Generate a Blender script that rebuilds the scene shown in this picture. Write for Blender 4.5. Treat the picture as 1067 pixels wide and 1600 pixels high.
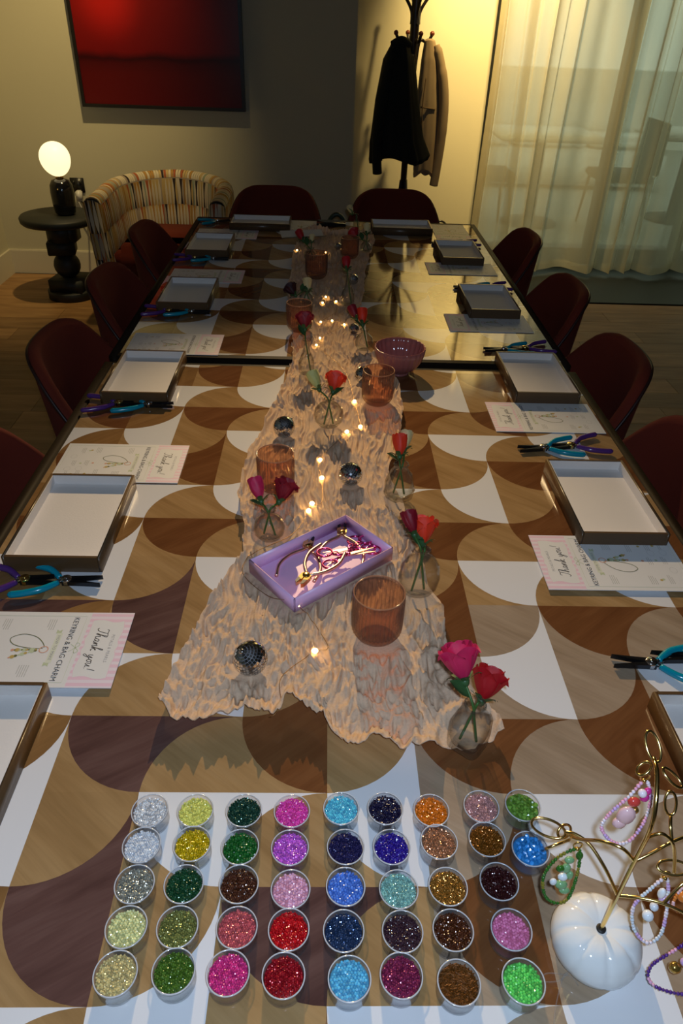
import bpy, bmesh, math, random
import numpy as np
from mathutils import Vector, Matrix, noise

# ------------------------------------------------------------------ clear / camera / light
for o in list(bpy.data.objects):
    bpy.data.objects.remove(o)
SC = bpy.context.scene
COL = SC.collection
PI = math.pi
TZ = 0.74                     # height of the table top
random.seed(7)

CAM = Vector((-0.01315, -0.27725, 0.75351 + TZ))
F_PX, PITCH, YAW, ROLL = 1113.19, 0.611093, 0.035755, 0.036999
cam_d = bpy.data.cameras.new('camera')
cam = bpy.data.objects.new('camera', cam_d)
COL.objects.link(cam)
fw = Vector((math.sin(YAW) * math.cos(PITCH), math.cos(YAW) * math.cos(PITCH), -math.sin(PITCH)))
r0 = Vector((math.cos(YAW), -math.sin(YAW), 0))
u0 = r0.cross(fw)
rr = r0 * math.cos(ROLL) + u0 * math.sin(ROLL)
uu = -r0 * math.sin(ROLL) + u0 * math.cos(ROLL)
M = Matrix(((rr.x, uu.x, -fw.x, CAM.x), (rr.y, uu.y, -fw.y, CAM.y), (rr.z, uu.z, -fw.z, CAM.z), (0, 0, 0, 1)))
cam.matrix_world = M
cam_d.sensor_fit = 'VERTICAL'
cam_d.sensor_height = 36.0
cam_d.lens = 36.0 * F_PX / 1600.0
cam_d.clip_start = 0.02
SC.camera = cam

SC.view_settings.view_transform = 'Standard'
SC.view_settings.look = 'None'
SC.view_settings.gamma = 1.0
SC.view_settings.use_curve_mapping = False
SC.view_settings.exposure = -0.15
SC.cycles.max_bounces = 12
SC.cycles.transparent_max_bounces = 32
SC.cycles.sample_clamp_indirect = 4.0

world = bpy.data.worlds.new('dusk_sky')
SC.world = world
world.use_nodes = True
bg = world.node_tree.nodes['Background']
bg.inputs[0].default_value = (0.58, 0.68, 0.52, 1)
bg.inputs[1].default_value = 1.25


def light(name, kind, loc, power, col, aim=None, **kw):
    d = bpy.data.lights.new(name, kind)
    d.energy = power
    d.color = col
    for k, v in kw.items():
        setattr(d, k, v)
    o = bpy.data.objects.new(name, d)
    COL.objects.link(o)
    o.location = loc
    if aim is not None:
        o.rotation_euler = (Vector(aim) - Vector(loc)).to_track_quat('-Z', 'Y').to_euler()
    return o


WARM = (1.0, 0.66, 0.30)
# the photographer's flash just above the lens
light('camera_flash', 'POINT', (CAM.x + 0.02, CAM.y - 0.01, CAM.z + 0.05), 24, (0.60, 0.77, 1.0), shadow_soft_size=0.012)
# ceiling spots
light('table_spot', 'SPOT', (-0.12, 3.75, TZ + 1.66), 430, (1.0, 0.70, 0.35), aim=(0.03, 0.18, TZ), spot_size=math.radians(34), spot_blend=1.0, shadow_soft_size=0.02)
light('picture_spot', 'SPOT', (-0.94, 3.6, TZ + 1.98), 135, (1.0, 0.73, 0.32), aim=(-1.75, 4.6, TZ - 0.05), spot_size=math.radians(72), spot_blend=1.0, shadow_soft_size=0.03)
light('recess_spot', 'SPOT', (0.92, 4.22, TZ + 1.93), 500, (1.0, 0.70, 0.27), aim=(1.08, 5.1, TZ + 0.75), spot_size=math.radians(66), spot_blend=1.0, shadow_soft_size=0.03)
light('curtain_spot', 'SPOT', (2.15, 4.45, TZ + 1.93), 45, (1.0, 0.72, 0.28), aim=(2.1, 4.9, TZ + 1.0), spot_size=math.radians(80), spot_blend=1.0, shadow_soft_size=0.03)


# ------------------------------------------------------------------ materials
MATS = {}


def mat(name, col, rough=0.5, metal=0.0, spec=0.5, var=0.0, scale=20.0, bump=0.0, bscale=60.0, sheen=0.0, island=0.0,
        emit=None, estr=0.0, stretch=(1, 1, 1), col2=None, subsurf=0.0, alpha=1.0):
    if name in MATS:
        return MATS[name]
    m = bpy.data.materials.new(name)
    m.use_nodes = True
    nt = m.node_tree
    N, L = nt.nodes, nt.links
    b = N['Principled BSDF']
    b.inputs['Base Color'].default_value = (*col, 1)
    b.inputs['Roughness'].default_value = rough
    b.inputs['Metallic'].default_value = metal
    b.inputs['Specular IOR Level'].default_value = spec
    b.inputs['Alpha'].default_value = alpha
    if sheen:
        b.inputs['Sheen Weight'].default_value = sheen
        b.inputs['Sheen Roughness'].default_value = 0.4
        b.inputs['Sheen Tint'].default_value = (min(1, col[0] * 2.5), min(1, col[1] * 2.5), min(1, col[2] * 2.5), 1)
    if emit:
        b.inputs['Emission Color'].default_value = (*emit, 1)
        b.inputs['Emission Strength'].default_value = estr
    if var or col2 or island:
        mix = N.new('ShaderNodeMix')
        mix.data_type = 'RGBA'
        c2 = col2 if col2 else tuple(max(0, min(1, c * (1 - var))) for c in col)
        mix.inputs[6].default_value = (*col, 1)
        mix.inputs[7].default_value = (*c2, 1)
        if island:
            g = N.new('ShaderNodeNewGeometry')
            L.new(g.outputs['Random Per Island'], mix.inputs[0])
        else:
            tc = N.new('ShaderNodeTexCoord')
            mp = N.new('ShaderNodeMapping')
            mp.inputs['Scale'].default_value = stretch
            nz = N.new('ShaderNodeTexNoise')
            nz.inputs['Scale'].default_value = scale
            nz.inputs['Detail'].default_value = 5
            L.new(tc.outputs['Object'], mp.inputs[0])
            L.new(mp.outputs[0], nz.inputs['Vector'])
            L.new(nz.outputs['Fac'], mix.inputs[0])
        L.new(mix.outputs[2], b.inputs['Base Color'])
    if bump:
        tc = N.new('ShaderNodeTexCoord')
        nz = N.new('ShaderNodeTexNoise')
        nz.inputs['Scale'].default_value = bscale
        nz.inputs['Detail'].default_value = 4
        bp = N.new('ShaderNodeBump')
        bp.inputs['Strength'].default_value = bump
        bp.inputs['Distance'].default_value = 0.004
        L.new(tc.outputs['Object'], nz.inputs['Vector'])
        L.new(nz.outputs['Fac'], bp.inputs['Height'])
        L.new(bp.outputs[0], b.inputs['Normal'])
    MATS[name] = m
    return m


def wood(name, c1, c2, c3, rot, rough=0.05, scale=16.0, spec=0.5, rvar=0.04):
    """veneer: long streaks along one direction, a little different on every piece"""
    m = bpy.data.materials.new(name)
    m.use_nodes = True
    N, L = m.node_tree.nodes, m.node_tree.links
    b = N['Principled BSDF']
    geo = N.new('ShaderNodeNewGeometry')
    oi = N.new('ShaderNodeObjectInfo')
    rt = N.new('ShaderNodeMapping')
    rt.inputs['Rotation'].default_value = (0, 0, rot)
    L.new(geo.outputs['Position'], rt.inputs[0])
    mp = N.new('ShaderNodeMapping')
    mp.inputs['Scale'].default_value = (1.0, 6.0, 1.0)
    L.new(rt.outputs[0], mp.inputs[0])
    nz = N.new('ShaderNodeTexNoise')
    nz.inputs['Scale'].default_value = scale
    nz.inputs['Detail'].default_value = 6
    nz.inputs['Distortion'].default_value = 0.5
    L.new(mp.outputs[0], nz.inputs['Vector'])
    mp2 = N.new('ShaderNodeMapping')
    mp2.inputs['Scale'].default_value = (2.0, 45.0, 1.0)
    L.new(rt.outputs[0], mp2.inputs[0])
    nf = N.new('ShaderNodeTexNoise')
    nf.inputs['Scale'].default_value = scale
    L.new(mp2.outputs[0], nf.inputs['Vector'])
    cr = N.new('ShaderNodeValToRGB')
    e = cr.color_ramp.elements
    e[0].position, e[0].color = 0.30, (*c1, 1)
    e[1].position, e[1].color = 0.72, (*c3, 1)
    k = e.new(0.52)
    k.color = (*c2, 1)
    L.new(nz.outputs['Fac'], cr.inputs[0])
    mx = N.new('ShaderNodeMix')
    mx.data_type = 'RGBA'
    mx.blend_type = 'MULTIPLY'
    mx.inputs[0].default_value = 0.45
    L.new(cr.outputs[0], mx.inputs[6])
    L.new(nf.outputs['Color'], mx.inputs[7])
    cr2 = N.new('ShaderNodeMapRange')
    cr2.inputs[3].default_value = 0.62
    cr2.inputs[4].default_value = 1.25
    L.new(nf.outputs['Fac'], cr2.inputs[0])
    L.new(cr2.outputs[0], mx.inputs[7])
    hs = N.new('ShaderNodeHueSaturation')
    mr = N.new('ShaderNodeMapRange')
    mr.inputs[3].default_value = 1.0 - rvar
    mr.inputs[4].default_value = 1.0 + rvar
    L.new(oi.outputs['Random'], mr.inputs[0])
    L.new(mr.outputs[0], hs.inputs['Value'])
    L.new(mx.outputs[2], hs.inputs['Color'])
    L.new(hs.outputs[0], b.inputs['Base Color'])
    b.inputs['Roughness'].default_value = rough
    b.inputs['Specular IOR Level'].default_value = spec
    MATS[name] = m
    return m


def glass(name, tint=(1, 1, 1), gloss=0.6, rough=0.02, edge=0.35, haze=0.0):
    """thin clear glass: see-through with Fresnel reflection, denser at grazing angles"""
    m = bpy.data.materials.new(name)
    m.use_nodes = True
    N, L = m.node_tree.nodes, m.node_tree.links
    N.remove(N['Principled BSDF'])
    out = N['Material Output']
    tr = N.new('ShaderNodeBsdfTransparent')
    lw = N.new('ShaderNodeLayerWeight')
    lw.inputs[0].default_value = 0.35
    cm = N.new('ShaderNodeMix')
    cm.data_type = 'RGBA'
    cm.inputs[6].default_value = (*tint, 1)
    cm.inputs[7].default_value = (*[c * edge for c in tint], 1)
    L.new(lw.outputs['Facing'], cm.inputs[0])
    L.new(cm.outputs[2], tr.inputs[0])
    gl = N.new('ShaderNodeBsdfGlossy')
    gl.inputs['Roughness'].default_value = rough
    pw_ = N.new('ShaderNodeMath')
    pw_.operation = 'POWER'
    lw2 = N.new('ShaderNodeLayerWeight')
    lw2.inputs[0].default_value = 0.5
    L.new(lw2.outputs['Facing'], pw_.inputs[0])
    pw_.inputs[1].default_value = 4.0
    ml = N.new('ShaderNodeMath')
    ml.operation = 'MULTIPLY_ADD'
    ml.inputs[1].default_value = gloss * 0.55
    ml.inputs[2].default_value = 0.04
    L.new(pw_.outputs[0], ml.inputs[0])
    mx = N.new('ShaderNodeMixShader')
    L.new(ml.outputs[0], mx.inputs[0])
    L.new(tr.outputs[0], mx.inputs[1])
    L.new(gl.outputs[0], mx.inputs[2])
    last = mx
    if haze:
        df = N.new('ShaderNodeBsdfDiffuse')
        df.inputs[0].default_value = (*[min(1, 0.2 + c) for c in tint], 1)
        hz = N.new('ShaderNodeMixShader')
        hf = N.new('ShaderNodeMath')
        hf.operation = 'MULTIPLY_ADD'
        hf.inputs[1].default_value = haze
        hf.inputs[2].default_value = haze * 0.3
        L.new(lw.outputs['Facing'], hf.inputs[0])
        L.new(hf.outputs[0], hz.inputs[0])
        L.new(mx.outputs[0], hz.inputs[1])
        L.new(df.outputs[0], hz.inputs[2])
        last = hz
    L.new(last.outputs[0], out.inputs[0])
    MATS[name] = m
    return m


def cloth(name, col, trans=0.3, clear=0.0, bump=0.0, bscale=200.0, var=0.15):
    """fabric that lets some light through"""
    m = bpy.data.materials.new(name)
    m.use_nodes = True
    N, L = m.node_tree.nodes, m.node_tree.links
    N.remove(N['Principled BSDF'])
    out = N['Material Output']
    df = N.new('ShaderNodeBsdfDiffuse')
    tl = N.new('ShaderNodeBsdfTranslucent')
    tc = N.new('ShaderNodeTexCoord')
    nz = N.new('ShaderNodeTexNoise')
    nz.inputs['Scale'].default_value = bscale
    nz.inputs['Detail'].default_value = 4
    L.new(tc.outputs['Object'], nz.inputs['Vector'])
    cm = N.new('ShaderNodeMix')
    cm.data_type = 'RGBA'
    cm.inputs[6].default_value = (*[c * (1 - var) for c in col], 1)
    cm.inputs[7].default_value = (*[min(1, c * (1 + var)) for c in col], 1)
    L.new(nz.outputs['Fac'], cm.inputs[0])
    L.new(cm.outputs[2], df.inputs[0])
    L.new(cm.outputs[2], tl.inputs[0])
    if bump:
        bp = N.new('ShaderNodeBump')
        bp.inputs['Strength'].default_value = bump
        bp.inputs['Distance'].default_value = 0.002
        L.new(nz.outputs['Fac'], bp.inputs['Height'])
        L.new(bp.outputs[0], df.inputs['Normal'])
    mx = N.new('ShaderNodeMixShader')
    mx.inputs[0].default_value = trans
    L.new(df.outputs[0], mx.inputs[1])
    L.new(tl.outputs[0], mx.inputs[2])
    last = mx
    if clear:
        tp = N.new('ShaderNodeBsdfTransparent')
        m2 = N.new('ShaderNodeMixShader')
        lw = N.new('ShaderNodeLayerWeight')
        lw.inputs[0].default_value = 0.5
        mr = N.new('ShaderNodeMapRange')
        mr.inputs[1].default_value, mr.inputs[2].default_value = 0.0, 0.75
        mr.inputs[3].default_value, mr.inputs[4].default_value = clear, clear * 0.15
        L.new(lw.outputs['Facing'], mr.inputs[0])
        L.new(mr.outputs[0], m2.inputs[0])
        L.new(mx.outputs[0], m2.inputs[1])
        L.new(tp.outputs[0], m2.inputs[2])
        last = m2
    L.new(last.outputs[0], out.inputs[0])
    MATS[name] = m
    return m


# ------------------------------------------------------------------ mesh helpers
class MB:
    def __init__(s):
        s.v, s.f, s.m, s.sm = [], [], [], []

    def add(s, vs, fs, mi=0, smooth=False, xf=None):
        o = len(s.v)
        if xf is not None:
            vs = [xf @ Vector(p) for p in vs]
        s.v.extend([tuple(p) for p in vs])
        for f in fs:
            s.f.append(tuple(i + o for i in f))
            s.m.append(mi)
            s.sm.append(smooth)
        return s

    def box(s, c, d, mi=0, xf=None, bev=0.0):
        x, y, z = c
        a, b, h = d[0] / 2, d[1] / 2, d[2] / 2
        if bev <= 0:
            vs = [(x + i * a, y + j * b, z + k * h) for k in (-1, 1) for j in (-1, 1) for i in (-1, 1)]
            fs = [(0, 2, 3, 1), (4, 5, 7, 6), (0, 1, 5, 4), (2, 6, 7, 3), (0, 4, 6, 2), (1, 3, 7, 5)]
            return s.add(vs, fs, mi, False, xf)
        bm = bmesh.new()
        bmesh.ops.create_cube(bm, size=1)
        for v in bm.verts:
            v.co = (x + v.co.x * d[0], y + v.co.y * d[1], z + v.co.z * d[2])
        bmesh.ops.bevel(bm, geom=bm.edges[:], offset=bev, segments=2, affect='EDGES')
        s.bm(bm, mi, True, xf)
        return s

    def bm(s, bm, mi=0, smooth=False, xf=None):
        bm.verts.ensure_lookup_table()
        bm.verts.index_update()
        s.add([v.co.copy() for v in bm.verts], [[v.index for v in f.verts] for f in bm.faces], mi, smooth, xf)
        bm.free()
        return s

    def lathe(s, prof, n=32, mi=0, smooth=True, xf=None, mod=None, cap0=True, cap1=False, squash=(1, 1)):
        """prof: list of (r, z); mod(theta, r, z) -> r"""
        vs, fs = [], []
        for r, z in prof:
            for i in range(n):
                t = 2 * PI * i / n
                q = mod(t, r, z) if mod else r
                vs.append((q * math.cos(t) * squash[0], q * math.sin(t) * squash[1], z))
        for k in range(len(prof) - 1):
            for i in range(n):
                j = (i + 1) % n
                fs.append((k * n + i, k * n + j, (k + 1) * n + j, (k + 1) * n + i))
        if cap0:
            fs.append(tuple(range(n - 1, -1, -1)))
        if cap1:
            fs.append(tuple((len(prof) - 1) * n + i for i in range(n)))
        return s.add(vs, fs, mi, smooth, xf)

    def tube(s, pts, rad, n=8, mi=0, closed=False, xf=None, smooth=True, flat=1.0):
        pts = [Vector(p) for p in pts]
        m = len(pts)
        rs = rad if isinstance(rad, (list, tuple)) else [rad] * m
        vs, fs = [], []
        up = Vector((0, 0, 1))
        prev = None
        for i, p in enumerate(pts):
            a = pts[(i - 1) % m] if (closed or i > 0) else p
            b = pts[(i + 1) % m] if (closed or i < m - 1) else p
            d = (b - a)
            d = d.normalized() if d.length > 1e-9 else Vector((1, 0, 0))
            if prev is None:
                ref = up if abs(d.z) < 0.9 else Vector((1, 0, 0))
                sx = d.cross(ref).normalized()
            else:
                sx = (prev - d * prev.dot(d))
                sx = sx.normalized() if sx.length > 1e-6 else d.orthogonal().normalized()
            prev = sx
            sy = sx.cross(d)
            for k in range(n):
                t = 2 * PI * k / n
                vs.append(p + sx * (math.cos(t) * rs[i]) + sy * (math.sin(t) * rs[i] * flat))
        seg = m if closed else m - 1
        for i in range(seg):
            j = (i + 1) % m
            for k in range(n):
                l = (k + 1) % n
                fs.append((i * n + k, j * n + k, j * n + l, i * n + l))
        if not closed:
            fs.append(tuple(range(n)))
            fs.append(tuple((m - 1) * n + k for k in range(n - 1, -1, -1)))
        return s.add(vs, fs, mi, smooth, xf)

    def prism(s, poly, z0, z1, mi=0, xf=None, smooth=False):
        n = len(poly)
        vs = [(p[0], p[1], z0) for p in poly] + [(p[0], p[1], z1) for p in poly]
        fs = [tuple(range(n - 1, -1, -1)), tuple(range(n, 2 * n))]
        fs += [(i, (i + 1) % n, n + (i + 1) % n, n + i) for i in range(n)]
        return s.add(vs, fs, mi, smooth, xf)

    def ball(s, c, r, sub=1, mi=0, xf=None, sc=(1, 1, 1)):
        bm = bmesh.new()
        bmesh.ops.create_icosphere(bm, subdivisions=sub, radius=1)
        for v in bm.verts:
            v.co = (c[0] + v.co.x * r * sc[0], c[1] + v.co.y * r * sc[1], c[2] + v.co.z * r * sc[2])
        return s.bm(bm, mi, True, xf)

    def grid(s, fn, nu, nv, mi=0, smooth=True, closed_u=False, xf=None):
        vs = [fn(i / (nu if closed_u else nu - 1), j / (nv - 1)) for j in range(nv) for i in range(nu)]
        fs = []
        for j in range(nv - 1):
            for i in range(nu if closed_u else nu - 1):
                k = (i + 1) % nu
                fs.append((j * nu + i, j * nu + k, (j + 1) * nu + k, (j + 1) * nu + i))
        return s.add(vs, fs, mi, smooth, xf)

    def data(s, name, mats=()):
        me = bpy.data.meshes.new(name)
        me.from_pydata(s.v, [], s.f)
        for m in (mats if isinstance(mats, (list, tuple)) else [mats]):
            me.materials.append(MATS[m] if isinstance(m, str) else m)
        me.polygons.foreach_set('material_index', s.m)
        me.polygons.foreach_set('use_smooth', s.sm)
        me.update()
        return me

    def build(s, name, mats, parent=None, loc=None, rz=0.0):
        return put(name, s.data(name, mats), parent, loc, rz)


def put(name, me, parent=None, loc=None, rz=0.0, mtx=None, m=None):
    o = bpy.data.objects.new(name, me)
    COL.objects.link(o)
    if parent is not None:
        o.parent = parent
    if loc is not None:
        o.location = loc
    if rz:
        o.rotation_euler = (0, 0, rz)
    if mtx is not None:
        o.matrix_local = mtx
    if m is not None:
        o.material_slots[0].link = 'OBJECT'
        o.material_slots[0].material = MATS[m] if isinstance(m, str) else m
    return o


def tag(o, label=None, cat=None, group=None, kind=None):
    if label:
        o['label'] = label
    if cat:
        o['category'] = cat
    if group:
        o['group'] = group
    if kind:
        o['kind'] = kind
    return o


def thing(name, label, cat, loc=(0, 0, 0), rz=0.0, group=None):
    o = bpy.data.objects.new(name, None)
    COL.objects.link(o)
    o.empty_display_size = 0.05
    o.location = loc
    o.rotation_euler = (0, 0, rz)
    return tag(o, label, cat, group)


def dup(root, loc, rz, label, group=None):
    r = root.copy()
    COL.objects.link(r)
    r.location = loc
    r.rotation_euler = (0, 0, rz)
    r['label'] = label
    if group:
        r['group'] = group
    for ch in list(root.children):
        c = ch.copy()
        COL.objects.link(c)
        c.parent = r
        for g in list(ch.children):
            d = g.copy()
            COL.objects.link(d)
            d.parent = c
    return r


def spline(pts, n=8, closed=False):
    """Catmull-Rom through the points"""
    P = [Vector(p) for p in pts]
    m = len(P)
    out = []
    for i in range(m if closed else m - 1):
        p1, p2 = P[i], P[(i + 1) % m]
        p0 = P[(i - 1) % m] if (closed or i > 0) else p1
        p3 = P[(i + 2) % m] if (closed or i + 2 < m) else p2
        for k in range(n):
            t = k / n
            out.append(0.5 * ((2 * p1) + (p2 - p0) * t + (2 * p0 - 5 * p1 + 4 * p2 - p3) * t * t + (3 * p1 - p0 - 3 * p2 + p3) * t ** 3))
    if not closed:
        out.append(P[-1])
    return out


def smooth(a, b, x):
    t = max(0.0, min(1.0, (x - a) / (b - a)))
    return t * t * (3 - 2 * t)


# ------------------------------------------------------------------ colours
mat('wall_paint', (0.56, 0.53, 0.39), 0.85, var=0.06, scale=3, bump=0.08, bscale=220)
mat('low_bounce_ceiling', (0.16, 0.15, 0.14), 0.9)  # ceiling out of view, coloured dark to reduce bounced light
mat('low_bounce_wall', (0.12, 0.115, 0.10), 0.9)  # for the unseen walls, made dark so less light bounces back
mat('skirting_paint', (0.62, 0.58, 0.46), 0.6)
mat('dark_threshold', (0.02, 0.022, 0.018), 0.5)
mat('subfloor', (0.06, 0.04, 0.025), 0.8)
wood('plank_oak', (0.24, 0.13, 0.052), (0.34, 0.19, 0.08), (0.42, 0.25, 0.11), 0.0, rough=0.45, scale=3.0, spec=0.3, rvar=0.22)
wood('oak', (0.325, 0.192, 0.078), (0.4, 0.245, 0.105), (0.455, 0.29, 0.133), PI / 4 - 0.1, scale=6.0)
wood('flash_grey_oak', (0.305, 0.218, 0.14), (0.38, 0.28, 0.19), (0.435, 0.333, 0.235), PI / 4 - 0.15, scale=6.0)  # greyer veneer at near right, partly cool flash light put into the colour
wood('amber_oak', (0.235, 0.1225, 0.0445), (0.28, 0.15, 0.055), (0.315, 0.175, 0.0675), -PI / 4, scale=6.0)
wood('brown_veneer', (0.1475, 0.057, 0.02), (0.175, 0.07, 0.025), (0.2025, 0.085, 0.0315), -PI / 4 + 0.1, scale=7.0)
wood('walnut', (0.082, 0.039, 0.033), (0.125, 0.064, 0.054), (0.16, 0.088, 0.075), -PI / 4 + 0.25, scale=7.0)
mat('white_veneer', (0.80, 0.80, 0.82), 0.06, var=0.03, scale=5)
mat('table_trim', (0.020, 0.012, 0.007), 0.6, spec=0.1, var=0.3, scale=12)
mat('table_core', (0.02, 0.014, 0.01), 0.5)
mat('black_metal', (0.012, 0.012, 0.012), 0.4, metal=0.3)
mat('rust_velvet', (0.17, 0.016, 0.003), 0.9, sheen=0.08, var=0.25, scale=9, bump=0.1, bscale=300)
mat('dark_piping', (0.03, 0.008, 0.006), 0.45)
mat('charcoal', (0.012, 0.015, 0.014), 0.55, var=0.3, scale=14)
mat('lamp_black', (0.008, 0.008, 0.010), 0.12, spec=0.6)
mat('lamp_globe', (0.9, 0.85, 0.7), 0.4, emit=(1.0, 0.80, 0.44), estr=1.55)
mat('brass', (0.75, 0.5, 0.18), 0.25, metal=1)
mat('tray_wood', (0.13, 0.072, 0.032), 0.3, var=0.4, scale=10, stretch=(1, 12, 1))
mat('tray_paper', (0.80, 0.76, 0.73), 0.75, var=0.04, scale=9, bump=0.05, bscale=300)
mat('card_paper', (0.80, 0.80, 0.80), 0.5)
mat('print_pink', (0.86, 0.60, 0.72), 0.5)
mat('print_pale_pink', (0.86, 0.76, 0.84), 0.5)
mat('print_ink', (0.05, 0.045, 0.045), 0.5)
mat('print_grey', (0.33, 0.32, 0.33), 0.5)
mat('print_light_grey', (0.55, 0.55, 0.54), 0.5)
mat('print_sage', (0.55, 0.62, 0.42), 0.5)
mat('print_pale_sage', (0.74, 0.77, 0.64), 0.5)
mat('print_olive', (0.14, 0.15, 0.05), 0.5)
mat('print_gold', (0.55, 0.40, 0.12), 0.5)
mat('print_coral', (0.72, 0.38, 0.26), 0.5)
mat('teal_vinyl', (0.0, 0.28, 0.40), 0.2, spec=0.6)
mat('purple_vinyl', (0.10, 0.03, 0.20), 0.2, spec=0.6)
mat('dark_steel', (0.06, 0.06, 0.065), 0.28, metal=0.9)
mat('bright_steel', (0.62, 0.62, 0.62), 0.15, metal=1)
mat('gold_metal', (0.88, 0.62, 0.22), 0.18, metal=1)
mat('rose_gold', (0.90, 0.62, 0.52), 0.34, metal=1)
mat('pink_metal', (0.92, 0.14, 0.40), 0.22, metal=1)
mat('lavender_plastic', (0.80, 0.50, 0.82), 0.35, subsurf=0.1)
mat('mauve_glass', (0.36, 0.125, 0.115), 0.08, spec=0.6)
mat('mirror', (0.85, 0.87, 0.9), 0.03, metal=1, island=1, col2=(0.6, 0.62, 0.66))
mat('ball_core', (0.25, 0.25, 0.27), 0.5)
mat('bulb', (1, 0.8, 0.4), 0.3, emit=(1.0, 0.62, 0.20), estr=22)
mat('copper_wire', (0.5, 0.3, 0.12), 0.3, metal=1)
mat('stem_green', (0.06, 0.16, 0.03), 0.45, var=0.3, scale=60)
mat('leaf_green', (0.05, 0.13, 0.04), 0.45, var=0.3, scale=60)
mat('ceramic_white', (0.86, 0.86, 0.84), 0.07, spec=0.6)
mat('dark_hole', (0.01, 0.01, 0.01), 0.5)
mat('black_wood', (0.012, 0.007, 0.006), 0.35)
mat('knob_red', (0.20, 0.04, 0.015), 0.35)
mat('black_wool', (0.010, 0.012, 0.010), 0.95, sheen=0.1)
mat('beige_wool', (0.42, 0.31, 0.18), 0.95, var=0.15, scale=20, bump=0.15, bscale=200)
mat('wool_seam', (0.18, 0.12, 0.06), 0.95)
mat('black_plastic', (0.012, 0.012, 0.012), 0.35)
mat('white_plastic', (0.65, 0.64, 0.6), 0.4)
mat('frame_black', (0.012, 0.010, 0.008), 0.35)
mat('window_frame', (0.03, 0.035, 0.035), 0.4)
mat('terrace_stone', (0.34, 0.36, 0.34), 0.9, var=0.2, scale=2)
mat('outdoor_white', (0.75, 0.78, 0.76), 0.8)
mat('outdoor_dark', (0.03, 0.035, 0.035), 0.7)
mat('dark_green_leather', (0.02, 0.05, 0.03), 0.4)
mat('dark_glass', (0.01, 0.012, 0.014), 0.05)
mat('white_paper', (0.62, 0.60, 0.55), 0.7)
glass('clear_glass', (0.985, 0.99, 0.985), gloss=1.3, edge=0.68, haze=0.012)
glass('pot_plastic', (0.99, 0.99, 1.0), gloss=1.2, edge=0.85, rough=0.06, haze=0.07)
glass('amber_glass', (0.97, 0.78, 0.66), gloss=1.2, edge=0.42, haze=0.05)
glass('window_glass', (0.93, 0.97, 0.96), gloss=0.5, edge=0.8)
glass('elastic_cord', (0.99, 0.99, 0.99), gloss=1.4, edge=0.9, haze=0.12)
cloth('gauze', (0.82, 0.60, 0.42), trans=0.22, clear=0.0, bump=0.6, bscale=300, var=0.12)
cloth('sheer', (0.80, 0.74, 0.56), trans=0.45, clear=0.42, bump=0.0, bscale=300, var=0.05)


# ------------------------------------------------------------------ the room
XL, XR, YB, YW, YN, CEIL = -2.10, 3.25, 4.60, 5.10, -2.4, 2.74


def struct(name, mb, m, parent=None, label=None):
    o = mb.build(name, m, parent)
    if parent is None:
        o['kind'] = 'structure'
    if label:
        o['label'] = label
    return o


floor = struct('floor', MB().box(((XL + XR) / 2, (YN + 5.2) / 2, -0.06), (XR - XL + 0.2, 5.2 - YN, 0.08)), 'subfloor',
               label='warm oak plank floor of the dining room')
# oak planks, each its own piece, as far as the dark threshold strip
pw = 0.165
meshes = {}
for row in range(37):
    y = -1.2 + row * pw
    if y > 4.55:
        break
    ph_ = min(pw, 4.6 - y)
    x = XL - (row * 0.47 % 1.1)
    while x < XR:
        ln = 1.2 + 0.5 * ((row * 7 + int(x * 3)) % 3) / 2
        a, b = max(x, XL), min(x + ln, XR)
        if y + ph_ > 4.27 and b > 0.9:          # right-hand side stops at the strip in front of the curtain
            b = min(b, 0.9)
        if b - a > 0.08:
            mb = MB().box((0, 0, -0.01), (b - a - 0.002, ph_ - 0.002, 0.02))
            o = mb.build('floor_plank', 'plank_oak', floor, loc=((a + b) / 2, y + ph_ / 2, 0.0))
        x += ln
struct('trim_1', MB().box((2.075, 4.685, -0.008), (2.35, 0.83, 0.02)), 'dark_threshold', label='dark strip of floor in front of the curtain')

struct('wall_back', MB().box(((XL + 0.15) / 2, YB + 0.35, CEIL / 2), (0.15 - XL, 0.7, CEIL)), 'wall_paint', label='cream painted back wall behind the picture')
struct('wall_left', MB().box((XL - 0.05, (YN + YB + 0.7) / 2, CEIL / 2), (0.1, YB + 0.7 - YN, CEIL)), 'wall_paint', label='cream painted left wall')
struct('wall_recess', MB().box((0.59, YW + 0.1, CEIL / 2), (0.88, 0.2, CEIL)), 'wall_paint', label='cream wall of the recess behind the coat stand')
struct('wall_right', MB().box((XR + 0.05, (YN + 5.3) / 2, CEIL / 2), (0.1, 5.3 - YN, CEIL)), 'low_bounce_wall', label='right wall out of view, darkened to cut bounced light')
struct('wall_front', MB().box(((XL + XR) / 2, YN - 0.05, CEIL / 2), (XR - XL + 0.2, 0.1, CEIL)), 'low_bounce_wall', label='wall behind the photographer')
struct('ceiling', MB().box(((XL + XR) / 2, (YN + 5.3) / 2, CEIL + 0.05), (XR - XL + 0.2, 5.3 - YN, 0.1)), 'low_bounce_ceiling', label='plain ceiling')
sk = MB().box(((XL + 0.15) / 2, YB - 0.008, 0.073), (0.15 - XL, 0.016, 0.146)).box(((XL + 0.15) / 2, YB - 0.006, 0.149), (0.15 - XL, 0.012, 0.006))
struct('baseboard_back', sk, 'skirting_paint', label='tall painted skirting board along the back wall')
struct('baseboard_left', MB().box((XL + 0.008, (YN + YB) / 2, 0.075), (0.016, YB - YN, 0.15)), 'skirting_paint', label='tall painted skirting board along the left wall')
struct('baseboard_recess', MB().box((0.59, YW - 0.008, 0.075), (0.88, 0.016, 0.15)), 'skirting_paint', label='skirting board of the recess')

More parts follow.
